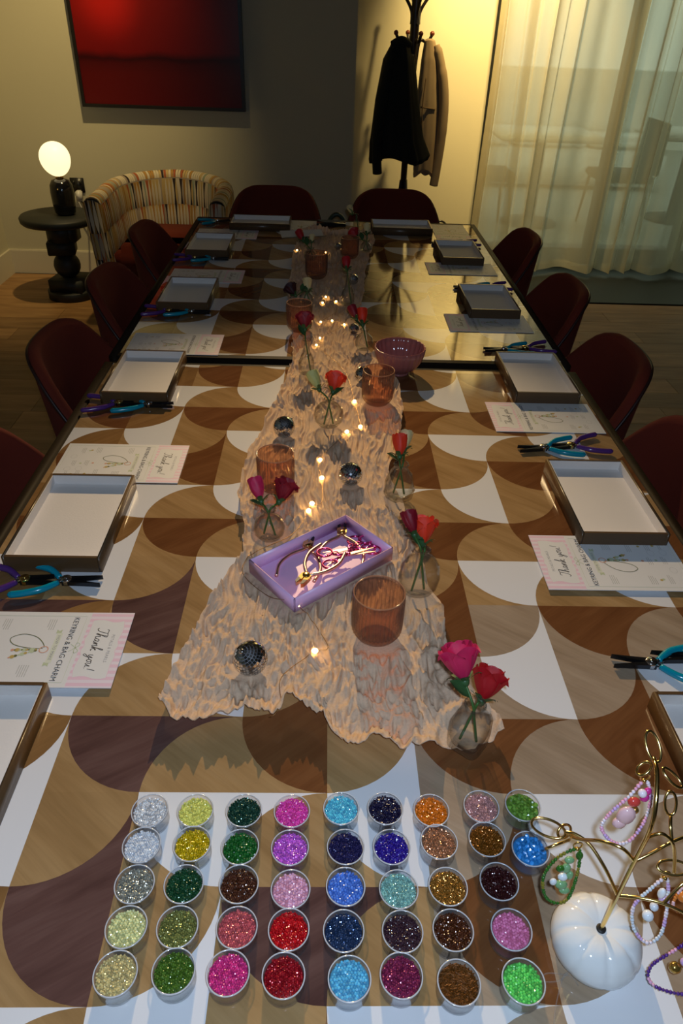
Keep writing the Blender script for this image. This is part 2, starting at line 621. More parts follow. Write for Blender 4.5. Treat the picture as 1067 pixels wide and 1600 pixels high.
# window wall behind the curtain
wf = MB()
x0, x1 = 1.03, XR
wf.box(((x0 + x1) / 2, YW + 0.1, 0.06), (x1 - x0, 0.12, 0.12)).box(((x0 + x1) / 2, YW + 0.1, CEIL - 0.05), (x1 - x0, 0.12, 0.1))
wx = [x0 + 0.03, 1.95, 2.60, x1 - 0.03]
for x in wx:
    wf.box((x, YW + 0.1, CEIL / 2), (0.06, 0.10, CEIL))
win = struct('window_1', wf, 'window_frame', label='full height glazed window wall behind the sheer curtain')
for a, b in zip(wx[:-1], wx[1:]):
    MB().box(((a + b) / 2, YW + 0.1, CEIL / 2), (b - a - 0.06, 0.012, CEIL - 0.22)).build('pane', 'window_glass', win)

# terrace outside
struct('terrace_floor', MB().box((2.4, 9.2, -0.09), (9, 8.0, 0.1)), 'terrace_stone', label='pale stone terrace outside the window')
struct('wall_terrace', MB().box((2.4, 11.6, 0.45), (9, 0.3, 1.0)), 'outdoor_white', label='white parapet wall at the end of the terrace')


def outdoor_table(x, y, label):
    t = thing('terrace_table', label, 'table', (x, y, -0.04), 0, 'tables on the terrace')
    MB().box((0, 0, 0.73), (0.85, 0.7, 0.05), bev=0.01).build('tabletop', 'outdoor_white', t)
    MB().lathe([(0.05, 0.02), (0.04, 0.7)], 16, cap1=True).build('pedestal', 'outdoor_dark', t)
    MB().lathe([(0.25, 0), (0.25, 0.02), (0.06, 0.04)], 24, cap1=True).build('foot', 'outdoor_dark', t)


def outdoor_chair(x, y, rz, label):
    t = thing('terrace_chair', label, 'chair', (x, y, -0.04), rz, 'chairs on the terrace')
    MB().box((0, 0, 0.44), (0.46, 0.46, 0.06), bev=0.015).build('seat', 'outdoor_dark', t)
    MB().grid(lambda u, v: (0.20 + 0.03 * v, (u - 0.5) * 0.46, 0.47 + 0.4 * v), 6, 5).box((0.245, 0, 0.67), (0.03, 0.46, 0.4), bev=0.01).build('backrest', 'outdoor_dark', t)
    for sx in (-1, 1):
        for sy in (-1, 1):
            MB().tube([(sx * 0.19, sy * 0.19, 0.42), (sx * 0.22, sy * 0.22, 0)], [0.015, 0.01], 8).build('leg', 'outdoor_dark', t)


outdoor_table(1.85, 6.6, 'white terrace table outside, seen through the left half of the curtain')
outdoor_table(3.3, 6.9, 'white terrace table outside, seen through the right half of the curtain')
outdoor_chair(1.35, 6.4, PI, 'dark terrace chair left of the left outdoor table')
outdoor_chair(2.55, 6.5, 0, 'dark terrace chair between the two outdoor tables')
sofa = thing('terrace_sofa', 'low white outdoor sofa beyond the terrace tables', 'sofa', (2.4, 8.6, -0.04))
MB().box((0, 0, 0.22), (2.6, 0.8, 0.36), bev=0.05).build('base', 'outdoor_white', sofa)
MB().box((0, 0.34, 0.55), (2.6, 0.18, 0.45), bev=0.06).build('backrest', 'outdoor_white', sofa)
for k in range(3):
    MB().box((-0.85 + k * 0.85, -0.05, 0.45), (0.80, 0.62, 0.14), bev=0.05).build('cushion', 'outdoor_white', sofa)

# sheer curtains, two panels with irregular folds
def curtain(xa, xb, y, seed, label):
    n = int((xb - xa) / 0.0075)

    def fn(u, v):
        x = xa + (xb - xa) * u
        z = 0.035 + (CEIL - 0.05) * v
        ph = x * 31 + 1.8 * math.sin(x * 5.3 + seed) + 0.9 * math.sin(x * 13 + seed * 2)
        amp = 0.040 + 0.020 * math.sin(x * 7.7 + seed)
        amp *= (1.15 - 0.3 * v)
        yy = y + amp * math.sin(ph + 0.35 * (1 - v) * math.sin(x * 9)) + 0.010 * math.sin(2.3 * ph + 1)
        xx = x + 0.010 * math.sin(2 * ph) + 0.008 * math.sin(z * 2.2 + x * 11)
        return (xx, yy, z + (0.006 * math.sin(ph) if v == 0 else 0))
    t = thing('sheer_curtain', label, 'curtain', (0, 0, 0), 0, 'sheer curtains at the window')
    MB().grid(fn, n, 14).build('fabric', 'sheer', t)
    # weighted hem: doubled fabric
    MB().grid(lambda u, v: tuple(Vector(fn(u, 0.0)) + Vector((0, -0.002, 0.05 * v))), n, 2).build('hem', 'sheer', t)
    MB().box(((xa + xb) / 2, y, CEIL - 0.012), (xb - xa, 0.03, 0.022)).build('track', 'white_plastic', t)


curtain(0.985, 2.005, 4.86, 0.3, 'cream sheer curtain panel nearest the coat stand')
curtain(2.015, 3.2, 4.87, 2.1, 'cream sheer curtain panel at the right edge of the picture')

# ------------------------------------------------------------------ dining tables with inlaid veneer tops
T = 0.11
PX0, PX1 = -0.553, 0.628
TR = 0.022


def arc_poly(k, part, n=14):
    """quarter disc (part 'disc') about one corner of a T x T cell, or what is left of the cell ('rest')"""
    cx, cy = {'TL': (0, T), 'TR': (T, T), 'BR': (T, 0)}[k]
    a0 = {'TL': -PI / 2, 'TR': PI, 'BR': PI / 2}[k]
    arc = [(cx + T * math.cos(a0 + PI / 2 * i / n), cy + T * math.sin(a0 + PI / 2 * i / n)) for i in range(n + 1)]
    if part == 'disc':
        return [(cx, cy)] + arc
    return [(T - cx, T - cy)] + arc[::-1]


def clip(poly, x0, x1, y0, y1):
    def cut(P, ins, inter):
        out = []
        for i in range(len(P)):
            a, b = P[i - 1], P[i]
            if ins(b):
                if not ins(a):
                    out.append(inter(a, b))
                out.append(b)
            elif ins(a):
                out.append(inter(a, b))
        return out

    def ix(c):
        return lambda a, b: (c, a[1] + (b[1] - a[1]) * (c - a[0]) / (b[0] - a[0]))

    def iy(c):
        return lambda a, b: (a[0] + (b[0] - a[0]) * (c - a[1]) / (b[1] - a[1]), c)
    for ins, it in ((lambda p: p[0] >= x0 - 1e-9, ix(x0)), (lambda p: p[0] <= x1 + 1e-9, ix(x1)), (lambda p: p[1] >= y0 - 1e-9, iy(y0)), (lambda p: p[1] <= y1 + 1e-9, iy(y1))):
        if len(poly) < 3:
            return []
        poly = cut(poly, ins, it)
    return poly


def tri_prism(poly, th):
    """prism from a possibly concave outline, top triangulated"""
    bm = bmesh.new()
    vs = [bm.verts.new((p[0], p[1], 0)) for p in poly]
    f = bm.faces.new(vs)
    f.normal_update()
    if f.normal.z < 0:
        f.normal_flip()
    r = bmesh.ops.extrude_face_region(bm, geom=[f])
    for v in r['geom']:
        if isinstance(v, bmesh.types.BMVert):
            v.co.z += 0
    for v in vs:
        v.co.z = -th
    bmesh.ops.triangulate(bm, faces=[q for q in bm.faces if len(q.verts) > 4])
    bmesh.ops.recalc_face_normals(bm, faces=bm.faces[:])
    return bm


PIECE = {}


def dining_table(label, y0, y1, py0, py1, row0, shift):
    """y0..y1 outer size, py0..py1 the inlaid field, rows of cells start at row0 and are shifted by 'shift'"""
    xa, xb = PX0 - TR, PX1 + TR
    t = thing('dining_table', label, 'table', ((xa + xb) / 2, (y0 + y1) / 2, 0), 0, 'inlaid dining tables pushed end to end')
    ox, oy = -(xa + xb) / 2, -(y0 + y1) / 2
    top = MB().box((0, 0, TZ - 0.0215), (xb - xa - 0.004, y1 - y0 - 0.004, 0.037)).build('tabletop', 'table_core', t)
    ed = MB()
    hh = 0.040
    ed.box(((xa + PX0) / 2 + ox, 0, TZ - hh / 2), (TR, y1 - y0, hh), bev=0.0015).box(((xb + PX1) / 2 + ox, 0, TZ - hh / 2), (TR, y1 - y0, hh), bev=0.0015)
    ed.box((0, (y0 + py0) / 2 + oy, TZ - hh / 2), (PX1 - PX0, py0 - y0, hh)).box((0, (y1 + py1) / 2 + oy, TZ - hh / 2), (PX1 - PX0, y1 - py1, hh))
    ed.build('edge_trim', 'table_trim', t)
    for sx in (-1, 1):
        for sy in (-1, 1):
            MB().box((sx * ((xb - xa) / 2 - 0.16), sy * ((y1 - y0) / 2 - 0.12), (TZ - 0.042) / 2), (0.06, 0.06, TZ - 0.042), bev=0.004).build('leg', 'black_metal', t)
    S = ['TL', 'TR', 'BR', 'TR']
    g = 0.00018
    rest_mb, rest_m = MB(), []
    rows = int(math.ceil((py1 - (shift + row0 * T)) / T)) + 1
    for r in range(row0, row0 + rows):
        for c in range(-6, 6):
            k = S[(c + r - 2) % 4]
            cx0, cy0 = c * T, shift + r * T
            if cy0 >= py1 - 0.002 or cy0 + T <= py0 + 0.002 or cx0 >= PX1 - 0.002 or cx0 + T <= PX0 + 0.004:
                continue
            even = r % 2 == 0
            if c <= -4:
                med = 'amber_oak' if (c + r) % 2 == 0 else 'oak'
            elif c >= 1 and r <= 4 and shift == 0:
                med = 'flash_grey_oak'
            else:
                med = 'oak'
            dark = 'walnut' if (c <= -2 and r <= 5 and shift == 0) or (c <= 0 and r < 1 and shift == 0) else 'brown_veneer'
            if k == 'TR':
                cd, crr = (dark, med) if even else ('white_veneer', med)
            elif k == 'TL':
                cd, crr = (med, 'white_veneer') if even else (med, dark)
            else:
                cd, crr = (med, dark) if even else (med, 'white_veneer')
            full = cx0 >= PX0 and cx0 + T <= PX1 and cy0 >= py0 and cy0 + T <= py1
            for part, mt in (('disc', cd), ('rest', crr)):
                if full:
                    key = (k, part)
                    if key not in PIECE:
                        mb = MB()
                        mb.bm(tri_prism(arc_poly(k, part), 0.003))
                        PIECE[key] = mb.data('veneer_piece', mt)
                    me = PIECE[key]
                else:
                    poly = clip(arc_poly(k, part), PX0 - cx0, PX1 - cx0, py0 - cy0, py1 - cy0)
                    if len(poly) < 3:
                        continue
                    pp = [poly[0]]
                    for q in poly[1:]:
                        if (q[0] - pp[-1][0]) ** 2 + (q[1] - pp[-1][1]) ** 2 > 1e-10:
                            pp.append(q)
                    if len(pp) < 3 or max(p[0] for p in pp) - min(p[0] for p in pp) < 0.001 or max(p[1] for p in pp) - min(p[1] for p in pp) < 0.001:
                        continue
                    mb = MB()
                    try:
                        mb.bm(tri_prism(pp, 0.003))
                    except Exception:
                        continue
                    me = mb.data('veneer_piece', mt)
                edge_bit = shift == 0 and (r >= 13 or r <= -2 or (r == -1 and abs(c + 0.5) > 4))
                if edge_bit:                       # slivers at the seam and the rows below the picture: one joined part
                    if mt not in rest_m:
                        rest_m.append(mt)
                    rest_mb.add([(v.co.x + cx0 + ox, v.co.y + cy0 + oy, v.co.z + TZ) for v in me.vertices], [list(p.vertices) for p in me.polygons], rest_m.index(mt))
                else:
                    put('veneer_piece', me, top, (cx0 + ox, cy0 + oy, TZ), m=mt)
    if rest_mb.v:
        tag(rest_mb.build('veneer_edge_pieces', rest_m, top), kind='stuff')
    return t


dining_table('near dining table with curved veneer inlay, holding the bead pots', -0.24, 1.456, -0.218, 1.446, -2, 0.0)
dining_table('far dining table with curved veneer inlay, beyond the dark seam', 1.496, 3.045, 1.515, 3.023, -1, 1.635 - 2 * T + T)

# ------------------------------------------------------------------ dining chairs
def chair_parts(t):
    R1, R0, th = 0.262, 0.215, 0.03

    def top(a):
        return 0.805 - 0.035 * smooth(0.35, 0.9, abs(a)) - 0.22 * smooth(0.60, 1.5, abs(a))

    def bot(a):
        return 0.40 + 0.02 * abs(a)
    A = math.radians(118)

    def outer(u, v):
        a = -A + 2 * A * u
        z0, z1 = bot(a), top(a)
        z = z0 + (z1 - z0) * v
        q = (z - 0.40) / 0.40
        r = R0 + (R1 - R0) * q ** 0.8
        sq = 1 + 0.05 * (math.sin(2 * a) ** 2)
        return (r * sq * math.cos(a), r * sq * math.sin(a) * 0.99, z)

    def inner(u, v):
        p = Vector(outer(u, v))
        a = -A + 2 * A * u
        d = Vector((math.cos(a), math.sin(a), 0))
        return tuple(p - d * th + Vector((0, 0, -0.002)))
    nu, nv = 49, 11
    mb = MB()
    mb.grid(outer, nu, nv).grid(lambda u, v: inner(1 - u, v), nu, nv)
    # rounded top lip, bottom and front edges

    def lip(u, v):
        o_, i_ = Vector(outer(u, 1)), Vector(inner(u, 1))
        c = (o_ + i_) / 2
        h = (o_ - i_) / 2
        return tuple(c + h * math.cos(PI * v) + Vector((0, 0, 0.014)) * math.sin(PI * v))
    mb.grid(lip, nu, 7)
    mb.grid(lambda u, v: tuple(Vector(outer(u, 0)).lerp(Vector(inner(u, 0)), 1 - v)), nu, 2)
    for u in (0.0, 1.0):
        mb.grid(lambda a, v: tuple(Vector(outer(u, v)).lerp(Vector(inner(u, v)), a if u == 0 else 1 - a)), 2, nv)
    back = mb.build('backrest', 'rust_velvet', t)
    MB().tube([tuple(Vector(outer(i / 60, 1)) + Vector((0.001, 0, 0.002))) for i in range(61)], 0.0045, 6).build('piping', 'dark_piping', back)
    st = MB().lathe([(0.02, 0.395), (0.17, 0.395), (0.195, 0.405), (0.205, 0.43), (0.20, 0.462), (0.175, 0.478), (0.10, 0.484), (0.0, 0.485)], 40, squash=(1.0, 1.0)).build('seat', 'rust_velvet', t)
    MB().tube([(0.204 * math.cos(i * PI / 24), 0.204 * math.sin(i * PI / 24), 0.435) for i in range(48)], 0.004, 6, closed=True).build('piping', 'dark_piping', st)
    MB().lathe([(0.15, 0.375), (0.165, 0.385), (0.165, 0.397)], 24, cap1=True).build('seat_frame', 'black_metal', t)
    for sx in (-1, 1):
        for sy in (-1, 1):
            MB().tube([(sx * 0.12, sy * 0.12, 0.385), (sx * 0.205, sy * 0.205, 0.006)], [0.017, 0.010], 10).tube([(sx * 0.205, sy * 0.205, 0.006), (sx * 0.206, sy * 0.206, 0.0)], 0.012, 10).build('leg', 'black_metal', t)


GC = 'rust velvet tub dining chairs around the tables'
CH = [(0.535, 0.95, 0, 'rust velvet tub chair at the right edge of the picture, nearest the camera'),
      (0.538, 1.435, 0, 'rust velvet tub chair on the right, second from the camera'),
      (0.548, 1.975, 0, 'rust velvet tub chair on the right, third from the camera'),
      (0.550, 2.58, 0, 'rust velvet tub chair on the right, furthest away beside the curtain'),
      (-0.470, 0.85, PI, 'rust velvet tub chair at the left edge of the picture, nearest the camera'),
      (-0.470, 1.445, PI, 'rust velvet tub chair on the left, second from the camera'),
      (-0.474, 1.965, PI, 'rust velvet tub chair on the left, third from the camera'),
      (-0.480, 2.54, PI, 'rust velvet tub chair on the left, in front of the patchwork armchair'),
      (-0.250, 3.12, PI / 2, 'rust velvet tub chair at the far end of the table, beside the patchwork armchair'),
      (0.310, 3.12, PI / 2, 'rust velvet tub chair at the far end of the table, in front of the coats')]
first = thing('dining_chair', CH[0][3], 'chair', (CH[0][0], CH[0][1], 0), CH[0][2], GC)
chair_parts(first)
for x, y, rz, lab in CH[1:]:
    dup(first, (x, y, 0), rz, lab)

# ------------------------------------------------------------------ patchwork armchair
arm = thing('patchwork_armchair', 'low tub armchair covered in woven multicoloured strips with a rust seat', 'armchair', (-0.905, 4.05, 0), -PI / 2 + PI)
for nm, c in dict(strip_cream=(0.66, 0.58, 0.42), strip_straw=(0.55, 0.40, 0.16), strip_ochre=(0.45, 0.24, 0.05), strip_rust=(0.40, 0.10, 0.03), strip_sage=(0.30, 0.36, 0.26), strip_dark=(0.03, 0.02, 0.02), strip_taupe=(0.40, 0.33, 0.25)).items():
    mat(nm, c, 0.85, bump=0.1, bscale=300)
SM = ['strip_cream', 'strip_straw', 'strip_ochre', 'strip_rust', 'strip_sage', 'strip_dark', 'strip_taupe']
rnd = random.Random(4)


def arm_surf(a, q, side):
    """q 0..1 bottom to top; side 0 outer, 1 inner"""
    r = 0.335 + 0.035 * q - (0.085 if side else 0)
    x, y = r * math.cos(a), r * math.sin(a)
    if abs(a) > PI / 2:
        x = -(abs(a) - PI / 2) * 0.42
        y = math.copysign(r, a)
    return Vector((x, y * 0.99, 0.10 + 0.56 * q * (1 - 0.02 * abs(a))))


AA = math.radians(138)
mb = MB()
mb.grid(lambda u, v: tuple(arm_surf(-AA + 2 * AA * u, v, 0)), 64, 8).grid(lambda u, v: tuple(arm_surf(AA - 2 * AA * u, v, 1)), 64, 8)


def arm_lip(u, v):
    a = -AA + 2 * AA * u
    o_, i_ = arm_surf(a, 1, 0), arm_surf(a, 1, 1)
    return tuple((o_ + i_) / 2 + (o_ - i_) / 2 * math.cos(PI * v) + Vector((0, 0, 0.035)) * math.sin(PI * v))


mb.grid(arm_lip, 64, 8)


def arm_front(s, u, v, lift=0.0):
    o_, i_ = arm_surf(s * AA, v, 0), arm_surf(s * AA, v, 1)
    c = PI * u
    return (o_ + i_) / 2 + (o_ - i_) / 2 * math.cos(c) * (1 + lift * 8) + Vector((-(0.045 + lift), 0, (0.030 + lift) * smooth(0.9, 1.0, v))) * math.sin(c)


for s in (-1, 1):
    mb.grid(lambda a, v: tuple(arm_front(s, a if s < 0 else 1 - a, v)), 9, 10)
shell = mb.build('shell', 'strip_taupe', arm)
strips = MB()
def spindle(a, h0, h1, wmax, wend, side, lift, mi):
    vs, fs = [], []
    for k in range(7):
        s_ = k / 6
        w = wmax * (wend + (1 - wend) * math.sin(PI * s_))
        q = h0 + (h1 - h0) * s_
        for sg in (-1, 1):
            p = arm_surf(max(-AA, min(AA, a + sg * w)), q, side)
            d = Vector((math.cos(a), math.sin(a), 0)) if abs(a) < PI / 2 else Vector((0, math.copysign(1, a), 0))
            vs.append(p + d * ((lift + 0.003 * math.sin(PI * s_)) * (1 if side == 0 else -1)))
        if k:
            f = (2 * k - 2, 2 * k - 1, 2 * k + 1, 2 * k)
            fs.append(f if side == 0 else f[::-1])
    strips.add(vs, fs, mi, True)


for side in (0, 1):
    for band in range(4 if side == 0 else 3):
        n = 66
        lo = [0.0, 0.25, 0.50, 0.75][band] if side == 0 else [0.25, 0.5, 0.75][band]
        for i in range(n):
            a = -AA + 2 * AA * (i + 0.5) / n
            spindle(a, lo, lo + 0.25, AA / n * 1.05, 0.9, side, 0.002, rnd.choices(range(7), [14, 22, 22, 13, 10, 11, 14])[0])
            a = -AA + 2 * AA * i / n
            off = 0.125 * (band % 2)
            spindle(a, max(0, lo - 0.03), min(1.0, lo + 0.27), AA / n * rnd.uniform(0.5, 0.8), 0.06, side, 0.006, rnd.choices([0, 0, 1, 6], [70, 10, 14, 10])[0])
for i in range(100):                      # strips wrapped over the rim
    u = (i + 0.5) / 100
    du = 0.0042
    vs, fs = [], []
    for k in range(9):
        v = k / 8
        for sg in (-1, 1):
            p = Vector(arm_lip(max(0, min(1, u + sg * du)), v))
            vs.append(p + Vector((0, 0, 0.005)))
        if k:
            fs.append((2 * k - 2, 2 * k - 1, 2 * k + 1, 2 * k))
    strips.add(vs, fs, rnd.choices(range(7), [55, 16, 10, 5, 6, 5, 12])[0], True)
for s in (-1, 1):                         # strips down the front of the arms
    for j in range(4):
        for i in range(7):
            for kind in (0, 1):
                uc = (i + 0.5) / 7 if kind == 0 else i / 6.2
                vs, fs = [], []
                for k in range(7):
                    t_ = k / 6
                    w = 0.075 * (1.0 if kind == 0 else 0.9 * (0.1 + 0.9 * math.sin(PI * t_)))
                    for sg in (-1, 1):
                        vs.append(arm_front(s, max(0, min(1, uc + sg * w)), j * 0.25 + 0.25 * t_, 0.004 if kind == 0 else 0.008))
                    if k:
                        fs.append((2 * k - 2, 2 * k - 1, 2 * k + 1, 2 * k))
                strips.add(vs, fs, rnd.choices(range(7), [14, 22, 22, 13, 10, 11, 14])[0] if kind == 0 else rnd.choices([0, 1, 6], [70, 16, 14])[0], True)
o = strips.build('woven_strips', SM, arm)
o['kind'] = 'stuff'
MB().box((0.0, 0, 0.335), (0.52, 0.52, 0.16), bev=0.04).box((-0.2, 0, 0.335), (0.3, 0.52, 0.16), bev=0.04).build('seat_cushion', 'rust_velvet', arm)
MB().box((-0.02, 0, 0.18), (0.58, 0.60, 0.16), bev=0.02).build('seat_base', 'strip_dark', arm)
for sx in (-1, 1):
    for sy in (-1, 1):
        MB().tube([(sx * 0.2, sy * 0.24, 0.11), (sx * 0.21, sy * 0.25, 0)], [0.02, 0.015], 10).build('leg', 'black_metal', arm)

# ------------------------------------------------------------------ side table, lamp, outlet
st = thing('side_table', 'small round charcoal table on stacked geometric blocks, by the back wall', 'table', (-1.575, 4.15, 0))
MB().lathe([(0.0, 0.435), (0.205, 0.435), (0.215, 0.445), (0.218, 0.468), (0.21, 0.478), (0.0, 0.479)], 56, cap0=False).build('tabletop', 'charcoal', st)
MB().lathe([(0.085, 0.335), (0.085, 0.435)], 40, cap1=True).box((0.05, 0, 0.385), (0.09, 0.12, 0.10), bev=0.003).build('upper_block', 'charcoal', st)
MB().box((-0.01, 0, 0.30), (0.155, 0.15, 0.075), bev=0.004, xf=Matrix.Rotation(0.2, 4, 'Z')).build('middle_block', 'charcoal', st)
MB().ball((0.0, 0, 0.19), 0.078, 3).build('ball', 'charcoal', st)
MB().box((0.005, 0, 0.085), (0.20, 0.20, 0.075), bev=0.004, xf=Matrix.Rotation(-0.1, 4, 'Z')).lathe([(0.14, 0.0), (0.14, 0.045), (0.135, 0.05)], 40, cap1=True).build('base', 'charcoal', st)

lamp = thing('table_lamp', 'glowing egg shaped globe lamp on a glossy black base', 'lamp', (-1.53, 4.16, 0.479))
MB().lathe([(0.0, 0.0), (0.045, 0.0), (0.058, 0.012), (0.064, 0.06), (0.066, 0.12), (0.062, 0.16), (0.048, 0.184), (0.02, 0.193), (0.0, 0.194)], 40, cap0=False).build('base', 'lamp_black', lamp)
MB().lathe([(0.022, 0.190), (0.022, 0.212), (0.018, 0.214)], 24, cap1=True).build('collar', 'brass', lamp)
mb = MB()
xf = Matrix.Translation((-0.006, 0, 0.292)) @ Matrix.Rotation(-0.16, 4, 'Y')
prof = []
for i in range(25):
    a = -PI / 2 + PI * i / 24
    prof.append((max(0.0005, 0.083 * math.cos(a) * (1 + 0.07 * math.sin(a))), 0.090 * math.sin(a)))
mb.lathe(prof, 40, xf=xf)
mb.build('globe', 'lamp_globe', lamp)
MB().lathe([(0.004, 0.10), (0.004, 0.11)], 12, cap1=True, xf=Matrix.Translation((0.0, -0.067, 0.04)) @ Matrix.Rotation(0, 4, 'X')).build('switch', 'brass', lamp)

ou = thing('wall_outlet', 'black double wall socket plate beside the lamp', 'outlet', (-1.575, 4.6, 0.555))
MB().box((0, -0.005, 0), (0.085, 0.010, 0.085), bev=0.002).build('plate', 'black_plastic', ou)
for sx in (-1, 1):
    MB().box((sx * 0.02, -0.012, 0.016), (0.012, 0.005, 0.02), bev=0.001).build('rocker', 'black_plastic', ou)
plug = thing('plug', 'pale plug and adapter hanging below the wall socket', 'plug', (-1.565, 4.57, 0.50))
MB().box((0, -0.004, 0.0), (0.035, 0.045, 0.06), bev=0.006).build('body', 'white_plastic', plug)


def wire(name, pts, r, m, label, cat, n=10):
    o = MB().tube(spline(pts, n), r, 6).build(name, m)
    return tag(o, label, cat)


wire('power_cable', [(-1.555, 4.55, 0.47), (-1.52, 4.54, 0.44), (-1.47, 4.4, 0.485), (-1.42, 4.2, 0.484), (-1.352, 4.15, 0.47), (-1.36, 4.2, 0.30), (-1.345, 4.4, 0.20), (-1.33, 4.45, 0.12), (-1.375, 4.45, 0.05), (-1.385, 4.44, 0.16), (-1.33, 4.44, 0.19), (-1.31, 4.45, 0.06), (-1.36, 4.45, 0.004), (-1.40, 4.45, 0.10), (-1.35, 4.43, 0.21), (-1.29, 4.45, 0.10), (-1.27, 4.45, 0.004)], 0.0045, 'black_plastic', 'black lamp cable looped beside the armchair', 'cable')
wire('pale_cable', [(-1.57, 4.55, 0.465), (-1.54, 4.56, 0.36), (-1.50, 4.57, 0.22), (-1.44, 4.57, 0.10), (-1.42, 4.57, 0.004)], 0.004, 'white_plastic', 'pale cable running down the wall behind the side table', 'cable')
wire('chair_side_cable', [(0.60, 4.9, 0.003), (0.68, 4.9, 0.18), (0.74, 4.9, 0.31), (0.80, 4.9, 0.33), (0.85, 4.9, 0.26), (0.87, 4.9, 0.10), (0.88, 4.9, 0.003)], 0.007, 'black_plastic', 'dark cable arching up against the wall right of the far chair', 'cable')

# ------------------------------------------------------------------ picture
pic = thing('framed_picture', 'large dark red abstract canvas in a thin black frame on the back wall', 'picture', (-0.976, 4.6, TZ + 0.253))
PW, PH = 0.955, 0.80
fm = MB()
fm.box((-PW / 2 + 0.009, -0.025, PH / 2), (0.018, 0.05, PH)).box((PW / 2 - 0.009, -0.025, PH / 2), (0.018, 0.05, PH))
fm.box((0, -0.025, 0.009), (PW - 0.036, 0.05, 0.018)).box((0, -0.025, PH - 0.009), (PW - 0.036, 0.05, 0.018))
fm.build('frame', 'frame_black', pic)
m = bpy.data.materials.new('red_canvas')
m.use_nodes = True
N, L = m.node_tree.nodes, m.node_tree.links
b = N['Principled BSDF']
b.inputs['Roughness'].default_value = 0.30
tc = N.new('ShaderNodeTexCoord')
sp = N.new('ShaderNodeSeparateXYZ')
L.new(tc.outputs['Object'], sp.inputs[0])
nz = N.new('ShaderNodeTexNoise')
nz.inputs['Scale'].default_value = 5
nz.inputs['Detail'].default_value = 6
L.new(tc.outputs['Object'], nz.inputs['Vector'])
ad = N.new('ShaderNodeMath')
ad.operation = 'MULTIPLY_ADD'
ad.inputs[1].default_value = 0.05
L.new(nz.outputs['Fac'], ad.inputs[0])
L.new(sp.outputs['Z'], ad.inputs[2])
cr = N.new('ShaderNodeValToRGB')
e = cr.color_ramp.elements
e[0].position, e[0].color = 0.02, (0.10, 0.003, 0.002, 1)
e[1].position, e[1].color = 0.80, (0.16, 0.004, 0.002, 1)
for p, c in ((0.20, (0.085, 0.003, 0.002)), (0.255, (0.06, 0.002, 0.002)), (0.275, (0.028, 0.001, 0.001)), (0.31, (0.15, 0.003, 0.002)), (0.55, (0.20, 0.005, 0.003))):
    k = e.new(p)
    k.color = (*c, 1)
L.new(ad.outputs[0], cr.inputs[0])
# lamp's hot spot upper left and falloff rightwards, put into the canvas colour
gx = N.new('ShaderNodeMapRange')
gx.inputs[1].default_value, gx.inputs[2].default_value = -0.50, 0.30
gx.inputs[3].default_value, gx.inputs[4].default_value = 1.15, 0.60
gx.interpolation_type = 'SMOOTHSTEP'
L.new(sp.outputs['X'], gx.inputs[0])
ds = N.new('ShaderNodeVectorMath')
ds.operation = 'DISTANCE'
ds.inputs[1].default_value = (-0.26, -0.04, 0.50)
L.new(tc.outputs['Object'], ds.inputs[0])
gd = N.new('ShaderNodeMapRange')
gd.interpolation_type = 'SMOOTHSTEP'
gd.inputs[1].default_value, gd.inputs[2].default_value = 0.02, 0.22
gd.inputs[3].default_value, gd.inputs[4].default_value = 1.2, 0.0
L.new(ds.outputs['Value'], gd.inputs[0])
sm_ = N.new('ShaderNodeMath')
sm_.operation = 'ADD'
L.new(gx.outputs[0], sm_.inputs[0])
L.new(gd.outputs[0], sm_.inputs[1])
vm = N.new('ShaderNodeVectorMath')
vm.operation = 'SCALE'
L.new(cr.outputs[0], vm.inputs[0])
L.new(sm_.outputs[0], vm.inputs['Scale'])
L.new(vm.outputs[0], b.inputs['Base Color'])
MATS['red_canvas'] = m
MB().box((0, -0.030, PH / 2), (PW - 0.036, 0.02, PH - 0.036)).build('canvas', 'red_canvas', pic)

# ------------------------------------------------------------------ coat stand and coats
cs = thing('coat_stand', 'dark bentwood coat stand in the recess', 'coat stand', (0.487, 4.72, 0))
MB().lathe([(0.020, 0.25), (0.020, 1.2), (0.026, 1.22), (0.027, 1.75), (0.02, 1.80), (0.0, 1.81)], 20).build('pole', 'black_wood', cs)
for k in range(4):
    a = k * PI / 2 + 0.5
    c, s = math.cos(a), math.sin(a)
    MB().tube(spline([(0.015 * c, 0.015 * s, 0.62), (0.05 * c, 0.05 * s, 0.40), (0.16 * c, 0.16 * s, 0.24), (0.25 * c, 0.25 * s, 0.12), (0.27 * c, 0.27 * s, 0.015)], 8), 0.012, 8).build('foot', 'black_wood', cs)
MB().tube([(0.19 * math.cos(i * PI / 16), 0.19 * math.sin(i * PI / 16), 0.19) for i in range(32)], 0.010, 8, closed=True).build('foot_ring', 'black_wood', cs)
for k in range(4):
    a = k * PI / 2 + 0.25
    c, s = math.cos(a), math.sin(a)
    h = MB().tube(spline([(0.02 * c, 0.02 * s, 1.20), (0.03 * c, 0.03 * s, 1.34), (0.045 * c, 0.045 * s, 1.375), (0.085 * c, 0.085 * s, 1.365), (0.11 * c, 0.11 * s, 1.40)], 8), 0.009, 8).build('hook', 'black_wood', cs)
    MB().ball((0.112 * c, 0.112 * s, 1.408), 0.014, 2).build('knob', 'knob_red', h)
    h = MB().tube(spline([(0.022 * c, 0.022 * s, 1.45), (0.03 * c, 0.03 * s, 1.52), (0.10 * c, 0.10 * s, 1.62), (0.16 * c, 0.16 * s, 1.72)], 8), 0.009, 8).build('hook', 'black_wood', cs)
    MB().ball((0.163 * c, 0.163 * s, 1.725), 0.014, 2).build('knob', 'knob_red', h)


